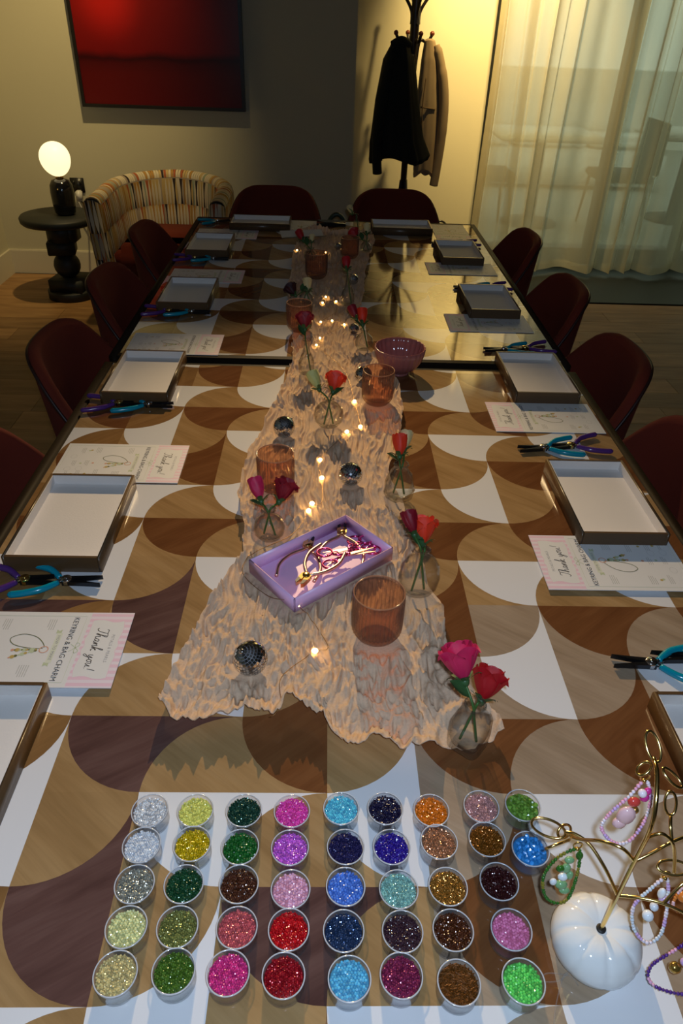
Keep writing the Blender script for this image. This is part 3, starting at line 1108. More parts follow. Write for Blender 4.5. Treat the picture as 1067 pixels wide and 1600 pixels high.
def garment(rings, n, folds, seed, amp):
    """rings: (x, y, z, half width, half depth)"""
    mb = MB()
    R = [Vector(r[:3]) for r in rings]

    def fn(u, v):
        f = v * (len(rings) - 1)
        i = min(int(f), len(rings) - 2)
        t = f - i
        t = t * t * (3 - 2 * t)
        a_, b_ = rings[i], rings[i + 1]
        q = [a_[k] + (b_[k] - a_[k]) * t for k in range(5)]
        th = 2 * PI * u
        fold = 1 + amp * v * math.sin(folds * th + seed + 2 * v) + 0.5 * amp * v * math.sin((folds * 2 + 1) * th + seed * 3)
        return (q[0] + q[3] * math.cos(th) * fold, q[1] + q[4] * math.sin(th) * fold, q[2] + 0.02 * v * math.sin(3 * th + seed))
    mb.grid(fn, n, 40, closed_u=True)
    return mb


dc = thing('dark_coat', 'long black coat hanging on the left of the coat stand', 'coat', (0.40, 4.61, 0.62))
garment([(0.0, 0, 0.77, 0.015, 0.03), (0.0, 0, 0.75, 0.045, 0.05), (-0.01, 0, 0.66, 0.085, 0.07), (-0.005, 0, 0.45, 0.125, 0.08), (0.01, 0, 0.25, 0.155, 0.08), (0.035, 0, 0.155, 0.175, 0.08), (0.035, 0, 0.13, 0.165, 0.07)], 72, 7, 1.0, 0.10).build('body', 'black_wool', dc)
MB().tube(spline([(-0.04, -0.03, 0.70), (-0.085, -0.05, 0.5), (-0.11, -0.05, 0.25), (-0.095, -0.04, 0.06)], 8), [0.045] * 8 + [0.05] * 8 + [0.042] * 9, 14, flat=0.7).build('sleeve', 'black_wool', dc)
MB().tube(spline([(0.06, 0.03, 0.68), (0.10, 0.05, 0.5), (0.12, 0.05, 0.3), (0.13, 0.04, 0.12)], 8), [0.04] * 25, 14, flat=0.7).build('sleeve', 'black_wool', dc)
MB().tube(spline([(-0.05, -0.05, 0.735), (0.0, -0.075, 0.76), (0.05, -0.05, 0.735)], 8), 0.018, 10).build('collar', 'black_wool', dc)
bc = thing('beige_jacket', 'beige wool jacket hanging on the right of the coat stand', 'jacket', (0.62, 4.72, 0.60))
garment([(-0.04, 0, 0.785, 0.012, 0.02), (-0.04, 0, 0.775, 0.03, 0.04), (-0.025, 0, 0.68, 0.055, 0.055), (-0.015, 0, 0.45, 0.075, 0.065), (-0.01, 0, 0.25, 0.08, 0.065), (0.0, 0, 0.08, 0.075, 0.06), (0.0, 0, 0.06, 0.07, 0.055)], 60, 5, 0.5, 0.08).build('body', 'beige_wool', bc)
MB().tube(spline([(0.0, -0.03, 0.755), (0.045, -0.045, 0.62), (0.073, -0.05, 0.47), (0.078, -0.05, 0.28), (0.068, -0.04, 0.10), (0.06, -0.035, 0.0)], 8), [0.022] * 2 + [0.032] * 6 + [0.036] * 16 + [0.034] * 17, 16, flat=0.8).build('sleeve', 'beige_wool', bc)
MB().tube(spline([(-0.05, -0.07, 0.60), (-0.06, -0.085, 0.45), (-0.05, -0.085, 0.3)], 6), 0.004, 6).tube([(-0.07, -0.072, 0.44), (0.02, -0.066, 0.43)], 0.005, 6).build('seams', 'wool_seam', bc)

bag = thing('hand_bag', 'dark green bag with an arched handle between the two far chairs', 'bag', (0.035, 3.52, 0))
MB().grid(lambda u, v: (0.16 * math.cos(2 * PI * u) * (1 - 0.12 * v), 0.075 * math.sin(2 * PI * u) * (1 - 0.3 * v), 0.36 * v + 0.2), 40, 8, closed_u=True).build('body', 'dark_green_leather', bag)
MB().box((0, 0, 0.1), (0.30, 0.14, 0.2), bev=0.03).build('bottom', 'dark_green_leather', bag)
MB().tube(spline([(-0.055, 0, 0.52), (-0.045, 0, 0.60), (0.0, 0, 0.66), (0.045, 0, 0.63), (0.055, 0, 0.52)], 8), 0.011, 8).build('handle', 'dark_green_leather', bag)


# ================================================================== things on the tables
RZ = TZ + 0.010                      # top of the runner under the things that stand on it

# ------------------------------------------------------------------ gauze runner
FEET = [(0.175, 0.284, 0.030), (0.141, 0.565, 0.034), (0.133, 0.83, 0.032), (-0.10, 0.704, 0.030), (0.001, 1.109, 0.032), (-0.054, 1.388, 0.02),
        (0.096, 1.55, 0.026), (-0.07, 1.916, 0.025), (0.06, 1.908, 0.025), (-0.068, 2.387, 0.025), (0.144, 2.519, 0.025), (0.118, 2.849, 0.025),
        (0.071, 0.472, 0.036), (-0.098, 0.857, 0.036), (0.114, 1.231, 0.036), (-0.082, 1.681, 0.036), (-0.041, 2.174, 0.036), (0.078, 2.426, 0.034),
        (-0.105, 0.402, 0.018), (0.043, 0.878, 0.018), (-0.093, 1.062, 0.018), (0.084, 1.335, 0.016), (0.083, 2.112, 0.014), (0.036, 2.531, 0.012), (0.074, 1.673, 0.014),
        (0.180, 1.425, 0.04)]
RL = [(0.20, -0.215), (0.372, -0.217), (0.457, -0.195), (0.554, -0.17), (0.649, -0.138), (0.73, -0.150), (0.819, -0.166), (0.957, -0.164), (1.122, -0.137), (1.286, -0.111), (1.479, -0.091), (1.6, -0.098), (1.761, -0.109), (1.991, -0.135), (2.195, -0.125), (2.499, -0.133), (2.66, -0.11), (2.9, -0.10)]
RR = [(0.20, 0.215), (0.295, 0.218), (0.335, 0.196), (0.438, 0.172), (0.517, 0.173), (0.639, 0.157), (0.747, 0.152), (0.918, 0.117), (1.048, 0.149), (1.198, 0.173), (1.336, 0.169), (1.492, 0.13), (1.578, 0.104), (1.775, 0.093), (2.011, 0.112), (2.293, 0.134), (2.641, 0.182), (2.822, 0.178), (2.9, 0.17)]
HEM = [(-0.215, 0.335), (-0.190, 0.303), (-0.148, 0.312), (-0.108, 0.324), (-0.061, 0.315), (-0.050, 0.345), (-0.009, 0.313), (0.022, 0.265), (0.062, 0.275), (0.101, 0.264), (0.142, 0.280), (0.177, 0.274), (0.222, 0.295)]
RLy, RLx = [p[0] for p in RL], [p[1] for p in RL]
RRy, RRx = [p[0] for p in RR], [p[1] for p in RR]
hx = [p[0] for p in HEM]
hy = [p[1] for p in HEM]
hu = [(x - hx[0]) / (hx[-1] - hx[0]) for x in hx]


def nz3(x, y, z):
    return noise.noise(Vector((x, y, z)))


FB = {}
for f_ in FEET:
    for k_ in range(int((f_[1] - f_[2] - 0.03) * 10) - 1, int((f_[1] + f_[2] + 0.03) * 10) + 2):
        FB.setdefault(k_, []).append(f_)


def runner_z(x, y, e):
    """height of the crumpled gauze over the table; e = nearness to an edge 0..1"""
    w = nz3(x * 8, y * 5, 3.1)
    w2 = nz3(x * 20, y * 14, 8.1)
    near = 1 - smooth(0.45, 0.9, y)                      # crumpled at the near end, pleated further on
    fy = 7 + 12 * near
    a = 1 - abs(nz3(x * 40 + 1.8 * w, y * fy * 0.6 + 0.8 * w, 0.0)) * 1.6
    b = 1 - abs(nz3(x * 78 + 1.6 * w2, y * fy * 1.6 + 1.0 * w, 5.0)) * 1.6
    c = 1 - abs(nz3(x * 150 + 1.8 * w2 + 1.0 * w, y * fy * 2.4 + 1.5 * w2, 9.0)) * 1.7
    a, b, c = max(0, a), max(0, b), max(0, c)
    g = 1 + 0.15 * near
    z = 0.002 + g * (0.0062 * a ** 2 + 0.0066 * b ** 2 + 0.0050 * c ** 1.5)
    z += 0.0045 * (0.5 + 0.5 * w)
    z += e * (0.006 + 0.016 * (0.5 + 0.5 * nz3(x * 14, y * 14, 7.7)))
    if 0.48 < y < 0.78:
        ca, sa = math.cos(math.radians(39.5)), math.sin(math.radians(39.5))
        qx, qy = (x + 0.0095) * ca + (y - 0.6275) * sa, -(x + 0.0095) * sa + (y - 0.6275) * ca
        d = max(abs(qx) - 0.102, abs(qy) - 0.060)
        if d < 0.015:
            k = smooth(0.0, 0.015, d)
            z = z * k + min(z, 0.0085) * (1 - k)
    for fx, fy_, fr in FB.get(int(y * 10), ()):
        d = math.hypot(x - fx, y - fy_)
        if d < fr + 0.02:
            k = smooth(fr, fr + 0.02, d)
            z = z * k + min(z, 0.0095) * (1 - k)
    return max(0.0015, z)


def runner_fn(u, v):
    Y0 = float(np.interp(u, hu, hy)) + 0.006 * nz3(u * 60, 0.3, 2.0)
    X0 = hx[0] + (hx[-1] - hx[0]) * u
    Y1 = 2.80 + 0.03 * math.sin(u * 9) + 0.012 * nz3(u * 30, 4, 1)
    y = Y0 + (Y1 - Y0) * v
    xl, xr = float(np.interp(y, RLy, RLx)), float(np.interp(y, RRy, RRx))
    xl += 0.006 * nz3(y * 22, 1.5, 0.3)
    xr += 0.006 * nz3(y * 22, 7.5, 0.3)
    b = smooth(0.0, 0.035, v)
    x = X0 * (1 - b) + (xl + (xr - xl) * u) * b
    x += 0.004 * nz3(x * 30, y * 30, 11)
    y += 0.004 * nz3(x * 40, y * 40, 15)
    e = max(1 - smooth(0.0, 0.012, v), 0.55 * (1 - smooth(0.0, 0.035, u)), 0.55 * smooth(0.965, 1.0, u), smooth(0.99, 1.0, v))
    return (x, y, TZ + runner_z(x, y, e))


rn = MB().grid(runner_fn, 240, 860).build('table_runner', 'gauze')
tag(rn, 'crumpled peach gauze runner lying along the middle of the tables', 'table runner')
MB().tube([runner_fn(i / 160, 0.0) for i in range(161)], 0.0009, 5).build('frayed_hem', 'gauze', rn)

# ------------------------------------------------------------------ bead pots
pot_mb = MB()
pot_mb.lathe([(0.0178, 0.0), (0.0192, 0.0008), (0.0196, 0.003), (0.0196, 0.019), (0.0202, 0.0195), (0.0202, 0.0218), (0.0198, 0.0224), (0.0190, 0.0224), (0.0186, 0.0218), (0.0188, 0.003), (0.0182, 0.0018), (0.0, 0.0018)], 40, cap0=True)
POT = pot_mb.data('pot', 'pot_plastic')
mat('rim_glint', (0.85, 0.87, 0.92), 0.12, spec=0.9, alpha=0.6)  # near-white colour imitates the flash-lit edge of the clear plastic
POTRIM = MB().tube([(0.0197 * math.cos(i * PI / 24), 0.0197 * math.sin(i * PI / 24), 0.0222) for i in range(48)], 0.0007, 6, closed=True).data('rim', 'rim_glint')
rnd = random.Random(11)


def seed_fill(bead, kind):
    mb = MB()
    R, zt = 0.0185, 0.0165
    mb.lathe([(R * 0.98, 0.0022), (R, 0.004), (R, zt - 0.001), (R * 0.9, zt), (0.0, zt + 0.0004)], 28)
    bm0 = bmesh.new()
    if kind == 'seed':
        bmesh.ops.create_icosphere(bm0, subdivisions=1, radius=bead)
        for v in bm0.verts:
            v.co.z *= 0.78
    elif kind == 'bugle':
        bmesh.ops.create_cone(bm0, cap_ends=True, segments=6, radius1=bead * 0.7, radius2=bead * 0.7, depth=bead * 6.5)
    else:
        bmesh.ops.create_icosphere(bm0, subdivisions=1, radius=bead)
        for v in bm0.verts:
            v.co *= rnd.uniform(0.7, 1.15)
            v.co.z *= 0.6
    bm0.verts.ensure_lookup_table()
    vs0 = [v.co.copy() for v in bm0.verts]
    fs0 = [[v.index for v in f.verts] for f in bm0.faces]
    bm0.free()
    step = bead * (1.72 if kind != 'bugle' else 1.9)
    j = 0
    y = -R
    while y < R:
        x = -R + (step / 2 if j % 2 else 0)
        while x < R:
            px, py = x + rnd.uniform(-.3, .3) * bead, y + rnd.uniform(-.3, .3) * bead
            if math.hypot(px, py) < R - bead * (0.7 if kind != 'bugle' else 2.0):
                q = math.hypot(px, py) / R
                M_ = Matrix.Translation((px, py, zt + 0.0010 + rnd.uniform(0, 0.9) * bead + 0.0012 * (1 - q * q)))
                if kind == 'bugle':
                    M_ = M_ @ Matrix.Rotation(rnd.uniform(0, PI), 4, 'Z') @ Matrix.Rotation(PI / 2 + rnd.uniform(-.35, .35), 4, 'X')
                else:
                    M_ = M_ @ Matrix.Rotation(rnd.uniform(0, PI), 4, 'Z') @ Matrix.Rotation(rnd.uniform(-1.2, 1.2), 4, 'X')
                mb.add(vs0, fs0, 0, False, M_)
            x += step
        y += step * 0.87
        j += 1
    return mb.data('beads', 'dark_hole')


FILL = {'fine': seed_fill(0.00105, 'seed'), 'seed': seed_fill(0.00130, 'seed'), 'big': seed_fill(0.00165, 'seed'), 'bugle': seed_fill(0.00085, 'bugle'), 'chip': seed_fill(0.0027, 'chip')}

# columns from the left; each: (x, y), colour words, colour, fill, metal
POTS = [
    [((-0.1973, 0.1832), 'clear pearl', (0.62, 0.61, 0.63), 'seed', 0), ((-0.1979, 0.1431), 'opaque white', (0.66, 0.72, 0.84), 'seed', 0), ((-0.1961, 0.1016), 'sparkling silver', (0.42, 0.42, 0.36), 'seed', .6), ((-0.1949, 0.0601), 'pale lemon', (0.66, 0.66, 0.28), 'big', 0), ((-0.1954, 0.0191), 'golden cream', (0.62, 0.50, 0.22), 'seed', .2)],
    [((-0.1471, 0.1835), 'light yellow', (0.78, 0.74, 0.14), 'seed', 0), ((-0.1446, 0.1447), 'mustard yellow', (0.52, 0.38, 0.0), 'seed', .2), ((-0.1463, 0.1017), 'bottle green', (0.004, 0.060, 0.020), 'seed', .2), ((-0.1456, 0.0601), 'olive', (0.21, 0.23, 0.06), 'seed', .4), ((-0.1424, 0.0211), 'leaf green', (0.065, 0.15, 0.012), 'seed', .2)],
    [((-0.0932, 0.1837), 'dark teal green', (0.008, 0.060, 0.038), 'seed', .4), ((-0.0932, 0.1413), 'emerald green', (0.004, 0.10, 0.012), 'big', 0), ((-0.0904, 0.1017), 'chocolate brown', (0.070, 0.018, 0.006), 'seed', .2), ((-0.088, 0.0595), 'coral pink', (0.58, 0.11, 0.13), 'seed', .3), ((-0.092, 0.0194), 'magenta pink', (0.60, 0.028, 0.21), 'seed', .1)],
    [((-0.0397, 0.1832), 'hot pink', (0.82, 0.05, 0.38), 'seed', 0), ((-0.04, 0.1407), 'orchid purple', (0.52, 0.10, 0.62), 'seed', .1), ((-0.0374, 0.0966), 'baby pink', (0.84, 0.34, 0.48), 'big', 0), ((-0.0375, 0.0577), 'bright red', (0.50, 0.0, 0.006), 'seed', .1), ((-0.0404, 0.0172), 'dark ruby red', (0.34, 0.002, 0.012), 'seed', .3)],
    [((0.0154, 0.1866), 'sky blue', (0.10, 0.50, 0.80), 'seed', 0), ((0.0196, 0.1416), 'iridescent indigo', (0.018, 0.016, 0.10), 'seed', .4), ((0.0187, 0.0992), 'cornflower blue', (0.07, 0.19, 0.72), 'big', 0), ((0.016, 0.0564), 'slate blue', (0.022, 0.055, 0.15), 'seed', .5), ((0.0207, 0.0143), 'light turquoise blue', (0.10, 0.42, 0.72), 'big', 0)],
    [((0.0651, 0.1868), 'midnight navy', (0.004, 0.003, 0.035), 'seed', .1), ((0.0691, 0.1417), 'royal blue', (0.020, 0.006, 0.25), 'seed', 0), ((0.073, 0.0967), 'mint aqua', (0.22, 0.46, 0.43), 'fine', .2), ((0.0735, 0.0558), 'plum', (0.032, 0.010, 0.020), 'fine', 0), ((0.069, 0.0169), 'raspberry', (0.25, 0.02, 0.09), 'seed', .4)],
    [((0.117, 0.1847), 'bright orange', (0.66, 0.16, 0.004), 'seed', .1), ((0.1209, 0.1477), 'peach metallic', (0.52, 0.25, 0.13), 'seed', .6), ((0.124, 0.0994), 'old gold', (0.36, 0.17, 0.025), 'fine', .6), ((0.1232, 0.057), 'dark amber brown', (0.065, 0.014, 0.002), 'seed', .2), ((0.122, 0.0109), 'bronze tube', (0.16, 0.055, 0.006), 'bugle', .5)],
    [((0.1744, 0.1897), 'dusty pink', (0.52, 0.26, 0.25), 'seed', .2), ((0.1738, 0.1507), 'bronze gold', (0.28, 0.10, 0.008), 'seed', .6), ((0.1781, 0.1047), 'dark maroon', (0.035, 0.002, 0.003), 'seed', .2), ((0.1808, 0.0575), 'candy pink', (0.78, 0.18, 0.36), 'big', 0), ((0.1825, 0.0118), 'lime green', (0.11, 0.58, 0.10), 'big', 0)],
    [((0.2223, 0.1915), 'green stone chip', (0.12, 0.26, 0.03), 'chip', 0), ((0.2191, 0.14), 'blue stone chip', (0.025, 0.23, 0.60), 'chip', 0)]]
ROWN = ['row nearest the runner', 'second row from the runner', 'middle row', 'fourth row from the runner', 'front row']
for ci, colm in enumerate(POTS):
    for ri, ((x, y), cn, c, fill, met) in enumerate(colm):
        t = thing('bead_pot', 'clear round pot of %s beads, %s' % (cn, ROWN[ri]), 'pot', (x, y, TZ), 0, 'clear pots of beads in rows')
        cp = put('cup', POT, t)
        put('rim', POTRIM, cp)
        mname = 'beads_' + cn.replace(' ', '_')
        mat(mname, tuple(min(1, v * 1.65 + 0.015) for v in c), 0.22, metal=met, spec=0.8, island=1, col2=tuple(v * 0.72 for v in c))
        o = put('beads', FILL[fill], t, rz=rnd.uniform(0, 6.28), m=mname)
        o['kind'] = 'stuff'

# ------------------------------------------------------------------ place settings: trays, cards, pliers
def tray_parts(t):
    w, d, h, th = 0.156, 0.250, 0.030, 0.005
    fm = MB()
    fm.box((-w / 2 + th / 2, 0, h / 2), (th, d, h), bev=0.0006).box((w / 2 - th / 2, 0, h / 2), (th, d, h), bev=0.0006)
    fm.box((0, -d / 2 + th / 2, h / 2), (w - 2 * th, th, h)).box((0, d / 2 - th / 2, h / 2), (w - 2 * th, th, h))
    fm.box((0, 0, 0.004), (w - 2 * th, d - 2 * th, 0.008))
    fm.build('tray_frame', 'tray_wood', t)
    ln = MB()
    ln.box((0, 0, 0.0095), (w - 2 * th, d - 2 * th, 0.003))
    q = 0.0012
    hz, hh = (h - 0.001 + 0.011) / 2, h - 0.001 - 0.011
    ln.box((-w / 2 + th + q / 2, 0, hz), (q, d - 2 * th, hh)).box((w / 2 - th - q / 2, 0, hz), (q, d - 2 * th, hh))
    ln.box((0, -d / 2 + th + q / 2, hz), (w - 2 * th - 2 * q, q, hh)).box((0, d / 2 - th - q / 2, hz), (w - 2 * th - 2 * q, q, hh))
    ln.build('paper_lining', 'tray_paper', t)


LX, RX = -0.442, 0.517
TRAYS = [(LX, 0.234, 0, 'paper lined wooden tray at the lower left edge of the picture'),
         (LX, 0.741, 0, 'paper lined wooden tray on the left, second from the camera'),
         (LX - 0.002, 1.341, 0, 'paper lined wooden tray on the left beside the table seam'),
         (-0.438, 1.957, 0, 'paper lined wooden tray on the left, fourth from the camera'),
         (-0.446, 2.528, 0, 'paper lined wooden tray on the left, furthest from the camera'),
         (RX - 0.008, 0.228, 0, 'paper lined wooden tray at the right edge of the picture, above the jewellery tree'),
         (RX, 0.829, 0, 'paper lined wooden tray on the right, second from the camera'),
         (0.523, 1.386, 0, 'paper lined wooden tray on the right lying across the table seam'),
         (0.508, 1.962, 0, 'paper lined wooden tray on the right, fourth from the camera'),
         (0.496, 2.520, 0, 'paper lined wooden tray on the right, furthest from the camera'),
         (-0.285, 2.898, PI / 2, 'paper lined wooden tray at the far table end, left of the runner'),
         (0.308, 2.888, PI / 2, 'paper lined wooden tray at the far table end, right of the runner')]
GT = 'paper lined wooden trays at the place settings'
t0 = thing('craft_tray', TRAYS[0][3], 'tray', (TRAYS[0][0], TRAYS[0][1], TZ), TRAYS[0][2], GT)
tray_parts(t0)
for x, y, rz, lab in TRAYS[1:]:
    dup(t0, (x, y, TZ), rz, lab)


def text_mesh(txt, size, shear=0.0, spacing=1.0, bold=0.0):
    cu = bpy.data.curves.new('lettering', 'FONT')
    cu.body = txt
    cu.size = size
    cu.align_x = 'CENTER'
    cu.align_y = 'CENTER'
    cu.shear = shear
    cu.space_character = spacing
    cu.offset = bold
    cu.resolution_u = 2
    o = bpy.data.objects.new('lettering', cu)
    COL.objects.link(o)
    dg = bpy.context.evaluated_depsgraph_get()
    me = bpy.data.meshes.new_from_object(o.evaluated_get(dg))
    vs = [v.co.copy() for v in me.vertices]
    fs = [list(p.vertices) for p in me.polygons]
    bpy.data.objects.remove(o)
    bpy.data.curves.remove(cu)
    bpy.data.meshes.remove(me)
    return vs, fs


def ribbon(mb, pts, w, z, mi, closed=False):
    n = len(pts)
    vs, fs = [], []
    for i in range(n):
        a = Vector(pts[(i - 1) % n] if closed or i else pts[i])
        b_ = Vector(pts[(i + 1) % n] if closed or i < n - 1 else pts[i])
        d = b_ - a
        d = Vector((-d.y, d.x, 0)).normalized() if d.length > 1e-9 else Vector((0, 1, 0))
        p = Vector(pts[i])
        vs += [(p.x + d.x * w / 2, p.y + d.y * w / 2, z), (p.x - d.x * w / 2, p.y - d.y * w / 2, z)]
    for i in range(n if closed else n - 1):
        j = (i + 1) % n
        fs.append((2 * i, 2 * i + 1, 2 * j + 1, 2 * j))
    mb.add(vs, fs, mi)


CW, CHH, CT = 0.145, 0.247, 0.0012     # card: width, height, thickness
PM = ['print_pink', 'print_pale_pink', 'print_ink', 'print_grey', 'print_light_grey', 'print_sage', 'print_pale_sage', 'print_olive', 'print_gold', 'print_coral', 'card_paper']


def card_print():
    """x across the card, y up the card, origin in the middle"""
    mb = MB()
    z = CT + 0.00006

    def quad(xa, xb, ya, yb, mi, dz=0.0):
        mb.add([(xa, ya, z + dz), (xb, ya, z + dz), (xb, yb, z + dz), (xa, yb, z + dz)], [(0, 1, 2, 3)], mi)
    ht = CHH / 2
    band = 0.062
    quad(-CW / 2, CW / 2, ht - band, ht, 1)
    for i in range(13):                                  # stripes of the pink band
        x = -CW / 2 + (i + 0.25) * CW / 13
        quad(x, x + CW / 26, ht - band, ht, 0, 0.00004)
    # white plaque with a wavy outline
    pl = []
    for i in range(48):
        a = 2 * PI * i / 48
        cx, cy = math.cos(a), math.sin(a)
        k = 1 / max(abs(cx) / 0.055, abs(cy) / 0.024)
        wv = 1 + 0.05 * math.sin(a * 8)
        pl.append((cx * k * wv, ht - 0.034 + cy * k * wv, z + 0.00008))
    mb.add(pl, [tuple(range(48))], 10)
    ribbon(mb, pl, 0.0007, z + 0.0001, 0, True)
    for txt, sz, x, y, mi, sh, spc in (('PETALS & PEARLS', 0.0062, 0.0, ht - 0.0205, 3, 0, 1.15), ('KEYRING & BAG CHARM', 0.0112, 0.0, ht - 0.082, 2, 0, 1.0), ('HOW TO MAKE', 0.0062, 0.0, ht - 0.0975, 3, 0, 1.1)):
        vs, fs = text_mesh(txt, sz, sh, spc)
        mb.add([(v.x + x, v.y + y, z + 0.00018) for v in vs], fs, mi)
    # banner under the title
    quad(-0.029, 0.029, ht - 0.1015, ht - 0.0935, 6, 0.00010)
    mb.add([(-0.036, ht - 0.1035, z + 0.00005), (-0.028, ht - 0.1035, z + 0.00005), (-0.028, ht - 0.096, z + 0.00005), (-0.036, ht - 0.096, z + 0.00005), (-0.033, ht - 0.0997, z + 0.00005)], [(0, 1, 2, 3, 4)], 5)
    mb.add([(0.036, ht - 0.1035, z + 0.00005), (0.028, ht - 0.1035, z + 0.00005), (0.028, ht - 0.096, z + 0.00005), (0.036, ht - 0.096, z + 0.00005), (0.033, ht - 0.0997, z + 0.00005)], [(4, 3, 2, 1, 0)], 5)
    # "Thank you!" in handwriting
    strokes = [[(0.0, 0.86), (0.05, 1.02), (0.30, 1.0), (0.62, 1.06)], [(0.36, 1.0), (0.33, 0.6), (0.22, 0.15), (0.05, 0.02), (-0.04, 0.14)],
               [(0.46, 0.08), (0.62, 0.55), (0.72, 0.95), (0.64, 1.0), (0.58, 0.6), (0.54, 0.02), (0.62, 0.34), (0.74, 0.44), (0.76, 0.15), (0.84, 0.02), (0.96, 0.16)],
               [(1.20, 0.38), (1.08, 0.44), (0.98, 0.24), (1.04, 0.03), (1.16, 0.16), (1.22, 0.42), (1.20, 0.1), (1.30, 0.03), (1.42, 0.40), (1.42, 0.02), (1.50, 0.34), (1.62, 0.42), (1.62, 0.08), (1.72, 0.04), (1.86, 0.5), (1.98, 0.96), (1.90, 1.0), (1.84, 0.5), (1.82, 0.02), (1.92, 0.36), (2.06, 0.42), (1.92, 0.24), (2.04, 0.02), (2.16, 0.08)],
               [(2.52, 0.42), (2.52, 0.12), (2.62, 0.05), (2.76, 0.42), (2.72, -0.1), (2.60, -0.42), (2.50, -0.3), (2.70, 0.0), (2.92, 0.2), (3.0, 0.42), (3.14, 0.3), (3.10, 0.05), (2.96, 0.08), (2.96, 0.34), (3.1, 0.42), (3.28, 0.40), (3.28, 0.1), (3.38, 0.03), (3.52, 0.42), (3.52, 0.08), (3.64, 0.06)],
               [(3.84, 0.95), (3.78, 0.3)], [(3.75, 0.06), (3.74, 0.0)]]
    s = 0.0205
    for st_ in strokes:
        pts = [((p.x - 1.9 + 0.12 * p.y) * s, ht - 0.046 + p.y * s * 0.82, 0) for p in spline([(a, b, 0) for a, b in st_], 6)]
        ribbon(mb, pts, 0.0011, z + 0.0002, 2)
    # ruled box with a bow
    bx, by0, by1 = 0.064, -ht + 0.006, ht - 0.068
    ribbon(mb, [(-0.008, by1, 0), (-bx, by1, 0), (-bx, by0, 0), (bx, by0, 0), (bx, by1, 0), (0.008, by1, 0)], 0.0006, z + 0.0001, 5)
    for sg in (-1, 1):
        ribbon(mb, [(p.x, p.y, 0) for p in spline([(0, by1, 0), (sg * 0.006, by1 + 0.005, 0), (sg * 0.010, by1 + 0.001, 0), (sg * 0.005, by1 - 0.001, 0), (0, by1, 0), (sg * 0.004, by1 - 0.004, 0), (sg * 0.007, by1 - 0.008, 0)], 4)], 0.0009, z + 0.0001, 5)
    # the keyring: cord loop, ring, two bead drops
    ring_y = ht - 0.112
    ribbon(mb, [(p.x, p.y, 0) for p in spline([(0.0, ring_y, 0), (-0.019, ring_y - 0.014, 0), (-0.026, ring_y - 0.036, 0), (-0.018, ring_y - 0.052, 0), (-0.006, ring_y - 0.045, 0), (0.001, ring_y - 0.022, 0)], 8, True)], 0.0013, z + 0.0001, 7)
    ribbon(mb, [(0.004 + 0.006 * math.cos(i * PI / 10), ring_y + 0.001 + 0.006 * math.sin(i * PI / 10), 0) for i in range(20)], 0.0015, z + 0.00014, 9, True)
    for k, (dx, n_, mi) in enumerate(((0.0015, 11, 5), (0.016, 9, 5))):
        for i in range(n_):
            f = (i + 1) / n_
            x, y = 0.004 + dx * f, ring_y - 0.006 - 0.036 * f
            r_ = 0.0016 + 0.0010 * ((i * 7 + k) % 3)
            mb.add([(x + r_ * math.cos(q * PI / 4), y + r_ * math.sin(q * PI / 4), z + 0.00012) for q in range(8)], [tuple(range(8))], (8 if (i + k) % 4 == 0 else 7 if i % 3 == 0 else 5) if i < n_ - 1 else 9)
    # small print in little blocks of lines, bead drawings beside some
    for x, y, n_, w_, mi in ((-0.046, ring_y + 0.001, 4, 0.022, 4), (0.044, ring_y - 0.010, 5, 0.022, 4), (0.040, ring_y - 0.052, 3, 0.024, 4), (-0.046, ring_y - 0.064, 4, 0.022, 4), (0.004, ring_y - 0.078, 3, 0.020, 4), (0.044, ring_y - 0.086, 3, 0.022, 4), (-0.044, ring_y - 0.096, 3, 0.022, 4), (0.006, ring_y - 0.103, 3, 0.020, 4), (0.046, ring_y - 0.110, 2, 0.020, 4)):
        for i in range(n_):
            quad(x - w_ / 2, x + w_ / 2 * (1 if i < n_ - 1 else 0.5), y - i * 0.0031, y - i * 0.0031 + 0.0012, mi)
    for x, y, mi in ((-0.046, ring_y - 0.082, 8), (0.004, ring_y - 0.068, 9), (0.044, ring_y - 0.074, 8), (0.006, ring_y - 0.092, 5), (0.046, ring_y - 0.100, 8), (-0.044, ring_y - 0.086, 5)):
        r_ = 0.0026
        mb.add([(x + r_ * math.cos(q * PI / 5), y + r_ * math.sin(q * PI / 5), z) for q in range(10)], [tuple(range(10))], mi)
    for x, y in ((0.026, ring_y - 0.090), (-0.020, ring_y - 0.112), (0.028, ring_y - 0.112)):
        ribbon(mb, [(x + 0.007 * math.cos(i * PI / 8) * (1 + 0.2 * (i % 2)), y + 0.006 * math.sin(i * PI / 8), 0) for i in range(16)], 0.0005, z, 4, True)
    return mb.data('print', PM)


CARD = MB().box((0, 0, CT / 2), (CW, CHH, CT)).data('sheet', 'card_paper')
PRINT = card_print()
